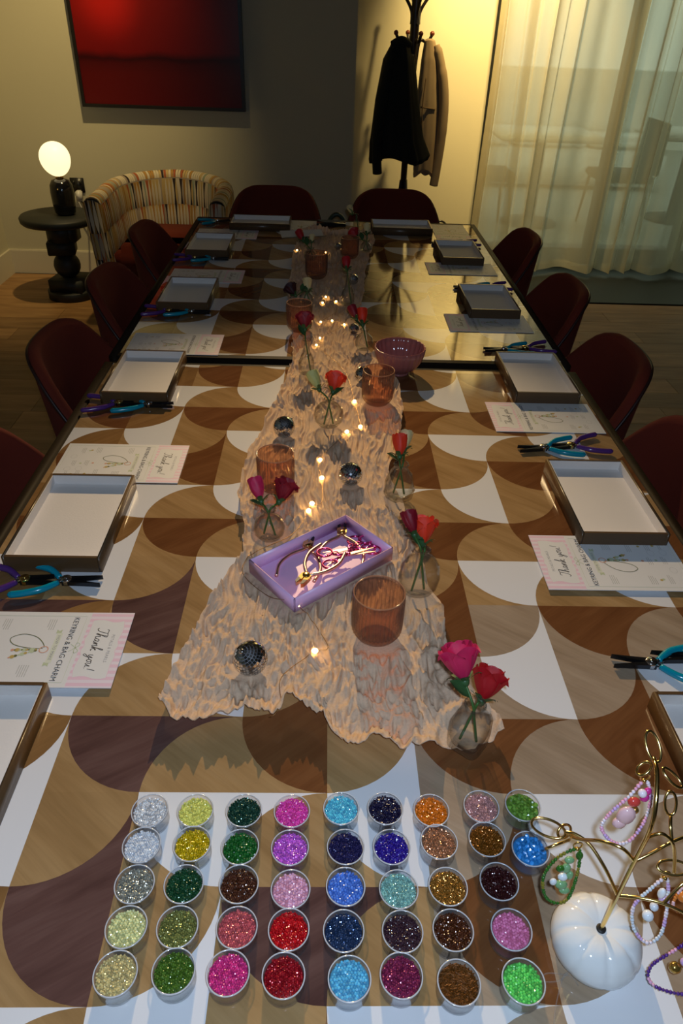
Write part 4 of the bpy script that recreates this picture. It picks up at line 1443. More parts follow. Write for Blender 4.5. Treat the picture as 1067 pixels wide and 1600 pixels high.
# (x, y, rotation, z lift): cards on the left read from the left, cards on the right from the right
CARDS = [(-0.413, 0.444, -PI / 2, 0.004, 'instruction card on the left, nearest the camera, printed with a keyring'),
         (-0.413, 0.955, -PI / 2, 0.001, 'instruction card on the left, second from the camera'),
         (-0.415, 1.580, -PI / 2, 0.001, 'instruction card on the left just beyond the table seam'),
         (-0.415, 2.191, -PI / 2, 0.001, 'instruction card on the left, fourth from the camera'),
         (-0.412, 2.757, -PI / 2, 0.001, 'instruction card on the left, furthest from the camera'),
         (0.479, 0.656, PI / 2, 0.004, 'instruction card on the right, nearest the camera, beside the teal pliers'),
         (0.498, 1.190, PI / 2, 0.001, 'instruction card on the right, second from the camera'),
         (0.480, 1.798, PI / 2, 0.001, 'instruction card on the right, third from the camera'),
         (0.482, 2.352, PI / 2, 0.001, 'instruction card on the right, furthest along the side'),
         (-0.111, 2.890, PI, 0.001, 'instruction card at the far table end, left of the runner'),
         (0.520, 2.890, PI, 0.001, 'instruction card at the far right corner of the table')]
for x, y, rz, dz, lab in CARDS:
    t = thing('instruction_card', lab, 'card', (x, y, TZ + dz), rz, 'printed instruction cards at the place settings')
    put('sheet', CARD, t)
    put('print', PRINT, t)
    if dz > 0.002:                       # the nearest cards lie on a folded spare sheet
        MB().box((0, -0.004, -0.002), (CW - 0.012, CHH - 0.016, 0.0036)).build('backing', 'print_light_grey', t)


def pliers_parts(t, vinyl, jaw='dark_steel', slim=1.0):
    for s in (-1, 1):
        pts = spline([(-0.004, -s * 0.004, 0.006), (-0.014, s * 0.008, 0.007), (-0.032, s * 0.024, 0.008), (-0.055, s * 0.033, 0.008), (-0.074, s * 0.037, 0.008)], 6)
        n = len(pts)
        MB().tube(pts[5:], [0.0045 + 0.0012 * min(1, i / 8) for i in range(n - 5)], 10).ball(pts[-1], 0.0056, 1).build('handle', vinyl, t)
        MB().tube(pts[:7], 0.0034, 8).build('handle_root', 'bright_steel', t)
        MB().prism([(-0.006, s * 0.0080), (0.008, s * 0.0078), (0.028, s * 0.0086), (0.054, s * 0.0100), (0.0545, s * 0.0088), (0.030, s * 0.0042), (0.008, s * 0.0006), (-0.006, 0)], 0.002, 0.0095).build('jaw', jaw, t)
    MB().lathe([(0.0085, 0.0015), (0.0085, 0.011), (0.0075, 0.012)], 20, cap1=True).lathe([(0.0035, 0.0118), (0.0035, 0.0128)], 12, cap1=True).build('pivot', 'bright_steel' if vinyl != 'purple_vinyl' else 'gold_metal', t)
    for s in (-1, 1):
        MB().tube([(-0.010, 0, 0.006), (-0.020, s * 0.006, 0.006), (-0.030, s * 0.016, 0.006)], 0.0009, 6).build('spring', 'bright_steel', t)


GP = 'jewellery pliers at the place settings'
pt = thing('pliers', 'teal handled pliers on the left, nearest the camera', 'pliers', (-0.412, 0.588, TZ), 0, GP)
pliers_parts(pt, 'teal_vinyl')
pp = thing('pliers', 'purple handled pliers on the left, nearest the camera', 'pliers', (-0.477, 0.588, TZ), 0.05, GP)
pliers_parts(pp, 'purple_vinyl')
for x, y, rz, w in ((-0.410, 1.205, 0.02, 'on the left beside the table seam'), (-0.409, 1.822, 0, 'on the left, third from the camera'), (-0.418, 2.385, 0.03, 'on the left, fourth from the camera'), (-0.475, 2.95, 0.4, 'at the far left corner of the table'),
                    (0.462, 0.425, PI - 0.08, 'on the right, nearest the camera'), (0.460, 1.04, PI + 0.10, 'on the right, second from the camera'), (0.484, 1.585, PI + 0.08, 'on the right just beyond the table seam'), (0.478, 2.125, PI + 0.05, 'on the right, fourth from the camera'), (0.470, 2.685, PI, 'on the right, furthest from the camera')):
    dup(pt, (x, y, TZ), rz, 'teal handled pliers ' + w)
    if w.startswith('at'):
        continue
    dx = -0.068 if x < 0 else 0.062
    dup(pp, (x + dx, y + (0.004 if x < 0 else 0.012), TZ), rz + 0.06, 'purple handled pliers ' + w)

# ------------------------------------------------------------------ ribbed amber glasses
def rib(t, r, z):
    return r * (1 + 0.030 * math.cos(36 * t)) if r > 0.02 and 0.012 < z < 0.072 else r


mat('amber_rim', (0.62, 0.30, 0.16), 0.08, spec=0.8, alpha=0.6)
mb = MB()
mb.lathe([(0.020, 0.0), (0.026, 0.002), (0.031, 0.008), (0.0345, 0.016), (0.0352, 0.030), (0.0355, 0.068), (0.0355, 0.0785), (0.0348, 0.0802), (0.0338, 0.0798), (0.0334, 0.070), (0.0330, 0.030), (0.0320, 0.016), (0.026, 0.0115), (0.0, 0.011)], 216, mod=rib)
CUP = mb.data('glass', 'amber_glass')
rimm = MB().tube([(0.0348 * math.cos(i * PI / 36), 0.0348 * math.sin(i * PI / 36), 0.0797) for i in range(72)], 0.0011, 6, closed=True).data('rim', 'amber_rim')
for x, y, s, lab in ((0.071, 0.472, 1.03, 'ribbed amber glass below the lavender tray, nearest the camera'), (-0.098, 0.857, 0.97, 'ribbed amber glass behind the crimson and dark red roses, left of the runner'), (0.114, 1.231, 1.02, 'ribbed amber glass in front of the mauve bowl'),
                     (-0.082, 1.681, 1.0, 'ribbed amber glass behind the single dark red rose'), (-0.041, 2.174, 1.05, 'ribbed amber glass fourth along the left of the runner, towards the far end'), (0.078, 2.426, 0.92, 'ribbed amber glass furthest away, beside the small mirror ball')):
    t = thing('amber_glass', lab, 'glass', (x, y, RZ), 0, 'ribbed amber glasses on the runner')
    t.scale = (s, s, s)
    put('glass', CUP, t)
    put('rim', rimm, t)

# ------------------------------------------------------------------ mauve ribbed bowl
bw = thing('ribbed_bowl', 'mauve ribbed bowl standing at the table seam right of the runner', 'bowl', (0.180, 1.425, TZ + 0.004))


def flute(t, r, z):
    return r * (1 + 0.035 * abs(math.cos(12 * t)) * min(1, r / 0.05)) if r > 0.02 else r


MB().lathe([(0.022, 0.0), (0.026, 0.002), (0.030, 0.006), (0.045, 0.016), (0.056, 0.034), (0.0615, 0.054), (0.063, 0.066), (0.0615, 0.0675), (0.0595, 0.066), (0.0575, 0.054), (0.052, 0.035), (0.041, 0.019), (0.026, 0.010), (0.0, 0.009)], 144, mod=flute).build('bowl_body', 'mauve_glass', bw)
MB().lathe([(0.024, -0.004), (0.027, -0.003), (0.027, 0.002), (0.02, 0.003)], 40).build('foot', 'mauve_glass', bw)

# ------------------------------------------------------------------ mirror balls
mb = MB()
core = MB().ball((0, 0, 0), 0.965, 3).data('core', 'ball_core')
tiles = MB()
for i in range(17):
    a0, a1 = -PI / 2 + PI * i / 17 + 0.012, -PI / 2 + PI * (i + 1) / 17 - 0.012
    am = (a0 + a1) / 2
    n = max(3, int(round(34 * math.cos(am))))
    for j in range(n):
        b0, b1 = 2 * PI * (j + 0.06) / n, 2 * PI * (j + 0.94) / n
        P = [Vector((math.cos(a) * math.cos(b), math.cos(a) * math.sin(b), math.sin(a))) for a, b in ((a0, b0), (a0, b1), (a1, b1), (a1, b0))]
        c = sum(P, Vector()) / 4
        nn = c.normalized()
        jit = Vector((rnd.uniform(-1, 1), rnd.uniform(-1, 1), rnd.uniform(-1, 1))) * 0.04
        nn = (nn + jit).normalized()
        Q = [p - nn * ((p - c).dot(nn)) for p in P]
        tiles.add([q - c.normalized() * 0.02 for q in Q] + [q + c.normalized() * 0.015 for q in Q], [(4, 5, 6, 7), (0, 1, 5, 4), (1, 2, 6, 5), (2, 3, 7, 6), (3, 0, 4, 7)], 0)
TILES = tiles.data('mirror_tiles', 'mirror')
CAP = MB().lathe([(0.16, 0.95), (0.16, 1.05), (0.10, 1.10)], 16, cap1=True).tube([(0.09 * math.cos(i * PI / 8), 0, 1.15 + 0.09 * math.sin(i * PI / 8)) for i in range(16)], 0.02, 6, closed=True).data('hanging_cap', 'bright_steel')
for x, y, r, lab in ((-0.105, 0.402, 0.0235, 'small mirror ball at the near left of the runner'), (0.043, 0.878, 0.0226, 'small mirror ball in the middle of the runner, behind the lavender tray'), (-0.093, 1.062, 0.0226, 'small mirror ball left of the runner, behind an amber glass'),
                     (0.086, 1.338, 0.021, 'small mirror ball peeping out behind the amber glass by the mauve bowl'), (0.083, 2.112, 0.017, 'small mirror ball beside the tall bud vase'), (0.036, 2.531, 0.013, 'tiny mirror ball furthest along the runner'), (0.072, 1.665, 0.0145, 'tiny mirror ball left of the two roses at the seam')):
    t = thing('mirror_ball', lab, 'mirror ball', (x, y, RZ + r * 0.98), rnd.uniform(0, 6), 'mirror balls scattered on the runner')
    t.scale = (r, r, r)
    t.rotation_euler = (rnd.uniform(-1.0, -0.5), rnd.uniform(-.5, .5), rnd.uniform(0, 6))
    put('core', core, t)
    o = put('mirror_tiles', TILES, t)
    o['kind'] = 'stuff'
    put('hanging_cap', CAP, t)

# ------------------------------------------------------------------ fairy lights
BULBS = [(-0.018, 0.429), (-0.046, 0.525), (-0.035, 0.771), (-0.029, 0.790), (-0.012, 0.886), (-0.016, 0.953), (0.040, 1.067), (0.070, 1.094), (0.061, 1.219), (-0.032, 1.554), (-0.023, 1.605), (0.046, 1.713), (0.011, 1.737), (-0.022, 1.729), (0.024, 1.912), (-0.018, 1.897), (-0.008, 1.952), (-0.010, 2.439), (-0.118, 2.481)]
fl = thing('fairy_lights', 'fine copper string of warm fairy lights trailing along the runner', 'fairy lights', (0, 0.3, TZ))
wp = [(-0.075, 0.318, 0.012), (-0.060, 0.335, 0.016), (-0.062, 0.38, 0.02)]
for i, (x, y) in enumerate(BULBS):
    if i == 2:                           # the wire goes round the left corner of the lavender tray
        wp += [(-0.092, 0.545, 0.018), (-0.136, 0.600, 0.018), (-0.122, 0.650, 0.018), (-0.062, 0.702, 0.018)]
    elif i and y - BULBS[i - 1][1] > 0.15:
        px, py = BULBS[i - 1]
        wp.append(((x + px) / 2 + 0.025, (y + py) / 2, 0.020))
    wp.append((x, y, 0.018))
    if i % 3 == 0:
        wp.append((x + 0.018, y + 0.012, 0.019))
MB().tube([(p.x, p.y - 0.3, max(p.z, runner_z(p.x, p.y, 0) + 0.001)) for p in spline(wp, 10)], 0.0005, 5).build('wire', 'copper_wire', fl)
BM = MB().lathe([(0.0004, -0.0046), (0.0030, -0.0028), (0.0040, 0.0), (0.0032, 0.0028), (0.0004, 0.0046)], 12, cap1=True).data('bulb', 'bulb')
for x, y in BULBS:
    o = put('bulb', BM, fl, (x, y - 0.3, max(0.018, runner_z(x, y, 0) + 0.004)))
    o.scale = (0.7,) * 3 if y > 1.4 else (1, 1, 1)
    o.rotation_euler = (PI / 2, 0, rnd.uniform(0, 3))

# ------------------------------------------------------------------ glass vases
def sq(k):
    return lambda t, r, z: r * (1 + k * (math.cos(4 * t) ** 2 * -1 + 0.5) * 0.5) if r > 0.016 else r


def squarish(t, r, z):
    if r < 0.016:
        return r
    c, s = abs(math.cos(t + PI / 4)), abs(math.sin(t + PI / 4))
    return r / (c ** 5 + s ** 5) ** 0.2


def crinkle(t, r, z):
    if r < 0.014:
        return r
    return r * (1 + 0.05 * math.sin(9 * t + 140 * z) + 0.035 * math.sin(5 * t - 210 * z) + 0.03 * math.sin(13 * t + 60 * z))


def shell_profile(outer, th=0.0016, base=0.005):
    """outer profile bottom to top -> closed glass wall"""
    inn = [(max(0.0, r - th), z) for r, z in outer[::-1] if z > base]
    return outer + inn + [(max(0.001, outer[1][0] - 3 * th), base), (0.0, base)]


VASE = {
    'square': dict(prof=[(0.019, 0.0), (0.0215, 0.002), (0.0222, 0.02), (0.0215, 0.044), (0.019, 0.052), (0.0125, 0.057), (0.0105, 0.061), (0.0105, 0.070), (0.0135, 0.073)], mod=squarish, sq=(1, 1)),
    'oval': dict(prof=[(0.012, 0.0), (0.022, 0.003), (0.029, 0.014), (0.032, 0.034), (0.029, 0.056), (0.021, 0.071), (0.012, 0.079), (0.010, 0.083), (0.013, 0.087)], mod=None, sq=(1, 0.72)),
    'crinkled': dict(prof=[(0.020, 0.0), (0.026, 0.003), (0.028, 0.016), (0.026, 0.034), (0.021, 0.050), (0.014, 0.060), (0.0115, 0.066), (0.014, 0.071)], mod=crinkle, sq=(1, 1)),
    'round': dict(prof=[(0.010, 0.0), (0.018, 0.002), (0.025, 0.012), (0.0265, 0.022), (0.023, 0.036), (0.014, 0.045), (0.0095, 0.049), (0.0095, 0.056), (0.0125, 0.059)], mod=None, sq=(1, 1)),
    'disc': dict(prof=[(0.010, 0.0), (0.020, 0.003), (0.029, 0.014), (0.0325, 0.028), (0.030, 0.043), (0.020, 0.055), (0.010, 0.060), (0.0085, 0.064), (0.011, 0.067)], mod=None, sq=(1, 0.8)),
    'bud': dict(prof=[(0.014, 0.0), (0.018, 0.002), (0.0195, 0.012), (0.0190, 0.034), (0.014, 0.048), (0.0085, 0.056), (0.0075, 0.070), (0.0075, 0.084), (0.011, 0.088)], mod=None, sq=(1, 1)),
    'low': dict(prof=[(0.012, 0.0), (0.019, 0.002), (0.023, 0.010), (0.022, 0.022), (0.015, 0.030), (0.011, 0.033), (0.011, 0.038), (0.014, 0.040)], mod=None, sq=(1, 1))}
VM = {}
for k, d in VASE.items():
    VM[k] = MB().lathe(shell_profile(d['prof']), 72, mod=d['mod'], squash=d['sq']).data('glass', 'clear_glass')
    r, z = d['prof'][-1]
    VM[k + '_lip'] = MB().tube([((r - 0.0008) * math.cos(i * PI / 20) * d['sq'][0], (r - 0.0008) * math.sin(i * PI / 20) * d['sq'][1], z) for i in range(40)], 0.0011, 6, closed=True).data('lip', 'clear_glass')

# ------------------------------------------------------------------ roses
ROSE = dict(crimson=((0.78, 0.03, 0.14), (0.50, 0.006, 0.05)), red=((0.55, 0.006, 0.012), (0.30, 0.003, 0.008)), orange_red=((0.95, 0.06, 0.012), (0.78, 0.025, 0.008)), dark_red=((0.33, 0.004, 0.020), (0.16, 0.002, 0.010)), burgundy=((0.055, 0.003, 0.010), (0.02, 0.001, 0.004)), cream=((0.86, 0.68, 0.36), (0.72, 0.58, 0.24)), pale_green=((0.72, 0.66, 0.26), (0.50, 0.54, 0.14)))
for k, (a, b) in ROSE.items():
    mat('petal_' + k, a, 0.55, col2=b, scale=45, sheen=0.15)


def petal(R, H, flare, curl, half):
    def fn(u, v):
        s = 2 * u - 1
        w = half * (0.55 + 0.45 * math.sin(min(1, v * 1.35) * PI / 2))
        a = s * w
        r = 0.002 + R * (math.sin(min(1.0, v * 1.25) * PI / 2) ** 0.8) + flare * v ** 3 + curl * v ** 5 * (0.4 + abs(s))
        z = H * v * (1 - 0.16 * s * s * v) - curl * 1.2 * v ** 8 * (0.5 + s * s)
        r += 0.0009 * math.sin(7 * s + 5 * v) * v
        return (r * math.cos(a), r * math.sin(a), z)
    return MB().grid(fn, 9, 8).data('petal', 'petal_red')


PET = [(3, petal(0.0042, 0.040, -0.0015, 0.0, 1.25)), (4, petal(0.0078, 0.042, -0.001, 0.001, 1.10)), (5, petal(0.0115, 0.042, 0.0005, 0.0020, 1.0)), (6, petal(0.0150, 0.038, 0.0020, 0.0038, 0.90))]
PETB = [(3, petal(0.0042, 0.040, -0.0018, 0.0, 1.25)), (4, petal(0.0076, 0.043, -0.0018, 0.0004, 1.15)), (5, petal(0.0112, 0.042, -0.0008, 0.0014, 1.05))]
sep = MB()
for k in range(5):
    a = 2 * PI * k / 5

    def fsep(u, v, a=a):
        w = 0.0045 * math.sin(PI * min(1, v * 0.9 + 0.12)) * (2 * u - 1)
        r = 0.003 + 0.012 * math.sin(v * PI / 2) + 0.006 * v * v
        z = -0.002 + 0.016 * v - 0.010 * v ** 3
        return (r * math.cos(a) - w * math.sin(a), r * math.sin(a) + w * math.cos(a), z)
    sep.grid(fsep, 4, 7)
sep.lathe([(0.0018, -0.008), (0.0045, -0.005), (0.0055, -0.001), (0.004, 0.003)], 10, cap1=True)
SEP = sep.data('sepals', 'leaf_green')
lf = MB().grid(lambda u, v: (0.034 * v, 0.010 * math.sin(PI * min(1.0, v * 0.96 + 0.03)) * (2 * u - 1), 0.006 * v * v + 0.004 * abs(2 * u - 1) * math.sin(PI * v)), 5, 8)
LEAF = lf.data('leaf', 'leaf_green')


def rose(label, foot, mouth, head, colr, size=1.0, bud=False, tilt=0.5, leaf=None):
    """foot: stem end in the vase, mouth: where it leaves it, head: middle of the bloom (world)"""
    foot, mouth, head = Vector(foot), Vector(mouth), Vector(head)
    t = thing('rose', label, 'rose', foot, 0, 'cut roses in the little vases')
    d = (head - mouth).normalized()
    d = (Vector((d.x * 0.9, d.y * 0.5 + 0.35, 0)) + Vector((0, 0, 0.85))).normalized()
    basep = head - d * (0.020 * size)
    MB().tube([p - foot for p in spline([foot, foot.lerp(mouth, 0.6), mouth, basep - d * 0.004], 8)], 0.0017, 8).build('stem', 'stem_green', t)
    Fm = Matrix.Translation(basep - foot) @ d.to_track_quat('Z', 'Y').to_matrix().to_4x4() @ Matrix.Scale(size, 4)
    put('sepals', SEP, t, mtx=Fm)
    a0 = rnd.uniform(0, 6)
    for ri, (n, me) in enumerate(PETB if bud else PET):
        for k in range(n):
            put('petal', me, t, mtx=Fm @ Matrix.Rotation(a0 + ri * 0.7 + 2 * PI * k / n + rnd.uniform(-.12, .12), 4, 'Z') @ Matrix.Rotation(rnd.uniform(-.05, .05), 4, 'Y'), m='petal_' + colr)
    if leaf is not None:
        q = mouth.lerp(basep, 0.35)
        put('leaf', LEAF, t, mtx=Matrix.Translation(q - foot) @ Matrix.Rotation(leaf, 4, 'Z') @ Matrix.Rotation(-0.5, 4, 'Y'))
    return t


VS = [('square', 0.175, 0.284, 0.1, 1.0, 'square glass bottle at the near right end of the runner', [((0.158, 0.319, 0.119), 'crimson', 1.12, 0, 'large crimson pink rose in the nearest square bottle'), ((0.195, 0.314, 0.086), 'red', 1.05, 0, 'deep red rose leaning right in the nearest square bottle')]),
      ('oval', 0.141, 0.565, 0.0, 1.0, 'large oval glass vase right of the lavender tray', [((0.143, 0.6, 0.107), 'orange_red', 1.08, 0, 'open orange red rose beside the lavender tray'), ((0.124, 0.595, 0.125), 'dark_red', 0.9, 1, 'dark red rose bud behind the orange red one by the lavender tray')]),
      ('crinkled', 0.133, 0.838, 0.0, 1.0, 'crinkled glass vase on the right edge of the runner', [((0.132, 0.873, 0.1), 'orange_red', 1.0, 1, 'orange red rose bud in the crinkled vase'), ((0.143, 0.885, 0.105), 'cream', 0.85, 1, 'cream rose bud just behind the orange red one in the crinkled vase')]),
      ('round', -0.100, 0.704, 0.3, 1.0, 'round glass bud vase left of the lavender tray', [((-0.121, 0.739, 0.085), 'crimson', 1.0, 1, 'crimson rose bud leaning left beside the lavender tray'), ((-0.075, 0.734, 0.088), 'dark_red', 1.0, 0, 'dark red rose leaning right in front of an amber glass')]),
      ('disc', 0.001, 1.109, 0.0, 1.0, 'flat round glass vase in the middle of the runner', [((0.013, 1.144, 0.1), 'orange_red', 1.05, 0, 'orange red rose in the flat round vase'), ((-0.03, 1.139, 0.105), 'pale_green', 1.0, 1, 'pale greenish cream rose in the flat round vase')]),
      ('bud', -0.054, 1.388, 0.0, 1.0, 'slim glass bud vase at the left of the runner by the seam', [((-0.06, 1.423, 0.132), 'dark_red', 1.0, 0, 'single dark red rose in front of an amber glass by the seam')]),
      ('round', 0.096, 1.552, 0.0, 0.95, 'round glass bud vase behind the mauve bowl', [((0.09, 1.587, 0.087), 'orange_red', 1.05, 1, 'bright red rose behind the mauve bowl'), ((0.067, 1.59, 0.098), 'dark_red', 0.9, 1, 'dark red rose bud behind the mauve bowl')]),
      ('low', -0.068, 1.916, 0.0, 1.0, 'low glass vase behind an amber glass, left of the runner', [((-0.115, 1.945, 0.04), 'burgundy', 1.0, 0, 'nearly black burgundy rose leaning out to the left'), ((-0.066, 1.946, 0.055), 'cream', 1.0, 1, 'cream yellow rose in the low vase')]),
      ('bud', 0.060, 1.908, 0.0, 1.05, 'tall glass bud vase on the right of the runner', [((0.053, 1.943, 0.125), 'red', 0.95, 1, 'slim red rose bud in the tall bud vase')]),
      ('low', -0.066, 2.387, 0.0, 1.05, 'low glass vase at the far left of the runner', [((-0.102, 2.422, 0.086), 'red', 1.0, 1, 'red rose leaning left at the far end of the runner'), ((-0.062, 2.417, 0.077), 'cream', 0.7, 1, 'small pale rose bud at the far left of the runner')]),
      ('low', 0.142, 2.519, 0.0, 1.0, 'low glass vase at the far right of the runner', [((0.099, 2.554, 0.065), 'red', 1.0, 0, 'red rose leaning left at the far right of the runner'), ((0.144, 2.549, 0.084), 'cream', 0.95, 1, 'pale yellow rose beside a red one at the far right of the runner')]),
      ('bud', 0.116, 2.850, 0.0, 0.7, 'small glass bud vase at the very end of the runner', [((0.092, 2.885, 0.079), 'cream', 0.9, 1, 'pale yellow rose furthest from the camera')])]
for kind, x, y, rz, s, lab, rs in VS:
    t = thing('glass_vase', lab, 'vase', (x, y, RZ), rz, 'small glass vases on the runner')
    t.scale = (s, s, s)
    put('glass', VM[kind], t)
    put('lip', VM[kind + '_lip'], t)
    mz = VASE[kind]['prof'][-1][1] * s
    for i, (h, colr, sz, bud, rl) in enumerate(rs):
        sx = 1 if h[0] < x else -1
        rose(rl, (x + sx * 0.010 * s, y + 0.004 * (i - 0.5), RZ + 0.0065), (x - sx * 0.003, y + 0.003 * (i - 0.5), RZ + mz), (h[0], h[1], TZ + h[2]), colr, sz, bool(bud), leaf=(rnd.uniform(0, 6) if i == 0 else None))

# ------------------------------------------------------------------ lavender tray with cutters and scissors
lt = thing('lavender_tray', 'lavender plastic tray holding cutters and scissors on the runner', 'tray', (-0.0095, 0.6275, RZ), math.radians(39.5))
w, d, h, th = 0.204, 0.120, 0.027, 0.003
MB().box((0, 0, 0.0015), (w - 0.004, d - 0.004, 0.003)).build('tray_floor', 'lavender_plastic', lt)
MB().box((-w / 2 + th / 2, 0, h / 2), (th, d, h), bev=0.0008).box((w / 2 - th / 2, 0, h / 2), (th, d, h), bev=0.0008).box((0, -d / 2 + th / 2, h / 2), (w, th, h), bev=0.0008).box((0, d / 2 - th / 2, h / 2), (w, th, h), bev=0.0008).build('tray_wall', 'lavender_plastic', lt)


def nipper(label, head, ang, opening, z=0.0):
    t = thing('side_cutter', label, 'cutters', (head[0], head[1], RZ + 0.003 + z), ang, 'gold side cutters in the lavender tray')
    for s in (-1, 1):
        pts = spline([(0.0, -s * 0.004, 0.006), (-0.010, s * 0.006, 0.006), (-0.028, s * (0.010 + opening * 0.45), 0.006), (-0.055, s * (0.010 + opening * 0.8), 0.006), (-0.085, s * (0.002 + opening * 0.95), 0.006)], 7)
        MB().tube(pts, [0.0020] * 6 + [0.0030] * (len(pts) - 6), 10).build('handle', 'rose_gold', t)
        MB().prism([(-0.003, s * 0.008), (0.006, s * 0.0085), (0.020, s * 0.0075), (0.023, s * 0.004), (0.012, s * 0.0012), (-0.003, 0.0)], 0.003, 0.011).build('jaw', 'gold_metal', t)
        MB().prism([(0.010, s * 0.008), (0.021, s * 0.0072), (0.024, s * 0.0036), (0.013, s * 0.0020)], 0.0108, 0.0116).build('cutting_edge', 'dark_steel', t)
    MB().lathe([(0.006, 0.0105), (0.006, 0.0118), (0.005, 0.0124)], 16, cap1=True).build('pivot', 'gold_metal', t)
    return t


nipper('gold side cutters in the tray, jaws pointing to the far side beside the scissors', (0.024, 0.706), math.radians(88), 0.034)
nipper('gold side cutters in the middle of the tray, handles spread open', (-0.034, 0.668), math.radians(78), 0.030)
nipper('gold side cutters at the near corner of the tray, jaws pointing to the camera', (-0.034, 0.580), math.radians(240), 0.022, 0.008)


def scissors(label, loc, ang, z):
    t = thing('embroidery_scissors', label, 'scissors', (loc[0], loc[1], RZ + 0.003 + z), ang, 'pink scissors in the lavender tray')
    for s in (-1, 1):
        a = s * 0.10
        R = Matrix.Rotation(a, 4, 'Z')
        MB().prism([(-0.004, -0.0028), (0.022, -0.0022), (0.046, -0.0002), (0.046, 0.0002), (0.022, 0.0022), (-0.004, 0.0028)], 0.002 + 0.0012 * (s > 0), 0.0032 + 0.0012 * (s > 0), xf=R).build('blade', 'rose_gold', t)
        hd = MB()
        hd.tube([R @ Vector(p) for p in ((-0.002, 0, 0.003), (-0.018, s * -0.002, 0.003), (-0.027, s * -0.006, 0.003))], 0.0022, 8)
        hd.tube([R @ Vector((-0.038 + 0.0125 * math.cos(i * PI / 14), -s * 0.012 + 0.0105 * math.sin(i * PI / 14), 0.003)) for i in range(28)], 0.0019, 8, closed=True)
        hd.tube([R @ Vector((-0.021 + 0.005 * math.cos(i * PI / 9), -s * 0.007 + 0.004 * math.sin(i * PI / 9), 0.003)) for i in range(18)], 0.0012, 6, closed=True)
        hd.build('finger_loop', 'pink_metal', t)
    MB().lathe([(0.0035, 0.002), (0.0035, 0.0055), (0.0028, 0.006)], 14, cap1=True).build('pivot', 'pink_metal', t)


scissors('shiny pink embroidery scissors lying on top in the tray', (0.034, 0.640), 0.30, 0.010)
scissors('shiny pink embroidery scissors underneath, loops towards the far side', (0.032, 0.652), math.radians(228), 0.001)
scissors('shiny pink embroidery scissors at the bottom of the pile, tips to the left', (0.036, 0.662), math.radians(200), 0.0045)

# ------------------------------------------------------------------ jewellery tree
JX, JY = 0.264, 0.051
jt = thing('jewellery_tree', 'gold branched jewellery tree on a white fluted ceramic base', 'jewellery stand', (JX, JY, TZ))


def pump(t, r, z):
    return r * (1 - 0.045 * (1 - abs(math.sin(4 * t + 0.3))) ** 2 * (1 if r > 0.01 else 0))


prof = [(0.030, 0.0), (0.038, 0.002), (0.0425, 0.009), (0.0435, 0.017), (0.041, 0.027), (0.034, 0.036), (0.024, 0.0405), (0.014, 0.0405), (0.008, 0.038), (0.004, 0.0365), (0.0, 0.036)]
mb = MB()
vs = []
n = 96
for r, z in prof:
    for i in range(n):
        t = 2 * PI * i / n
        g = (1 - abs(math.sin(4 * t + 0.3))) ** 3
        q = r * (1 - 0.018 * g)
        zz = z - 0.0022 * g * smooth(0.006, 0.03, r) * smooth(0.012, 0.03, z)
        vs.append((q * math.cos(t), q * math.sin(t), zz))
fs = [(k * n + i, k * n + (i + 1) % n, (k + 1) * n + (i + 1) % n, (k + 1) * n + i) for k in range(len(prof) - 1) for i in range(n)] + [tuple(range(n - 1, -1, -1))]
mb.add(vs, fs, 0, True)
mb.build('ceramic_base', 'ceramic_white', jt)
MB().lathe([(0.0046, 0.036), (0.0046, 0.0385), (0.0030, 0.0388)], 20, cap1=True).build('socket', 'dark_hole', jt)


def br(pts, r=0.0016, name='branch'):
    MB().tube([Vector(p) - Vector((JX, JY, 0)) for p in spline(pts, 8)], r, 8).build(name, 'gold_metal', jt)


br([(JX, JY, 0.037), (JX, JY, 0.10), (JX, JY, 0.16), (JX, JY, 0.205), (0.266, 0.060, 0.228), (0.272, 0.082, 0.240), (0.276, 0.098, 0.238)], 0.0020, 'stem')
br([(JX, JY, 0.100), (0.252, 0.062, 0.122), (0.240, 0.080, 0.133), (0.229, 0.090, 0.134), (0.221, 0.094, 0.131)])
br([(JX, JY, 0.158), (0.252, 0.056, 0.170), (0.238, 0.066, 0.164), (0.229, 0.078, 0.146), (0.224, 0.088, 0.134)])
br([(JX, JY, 0.158), (0.280, 0.055, 0.166), (0.300, 0.062, 0.172), (0.318, 0.068, 0.170), (0.328, 0.070, 0.164)])
br([(JX, JY, 0.195), (0.274, 0.050, 0.203), (0.284, 0.047, 0.196), (0.290, 0.044, 0.180), (0.294, 0.040, 0.160)])
br([(0.284, 0.047, 0.196), (0.284, 0.056, 0.204), (0.287, 0.064, 0.205)])
br([(JX, JY, 0.100), (0.280, 0.045, 0.108), (0.298, 0.038, 0.112), (0.316, 0.030, 0.110), (0.330, 0.024, 0.102)])
br([(0.298, 0.038, 0.112), (0.312, 0.046, 0.128), (0.322, 0.050, 0.132)])


def curl(c, r1, r2, ux, uy, name='leaf_loop'):
    c, ux, uy = Vector(c) - Vector((JX, JY, 0)), Vector(ux).normalized(), Vector(uy).normalized()
    MB().tube([c + ux * (r1 * math.cos(i * PI / 14)) + uy * (r2 * math.sin(i * PI / 14)) for i in range(28)], 0.0013, 8, closed=True).build(name, 'gold_metal', jt)


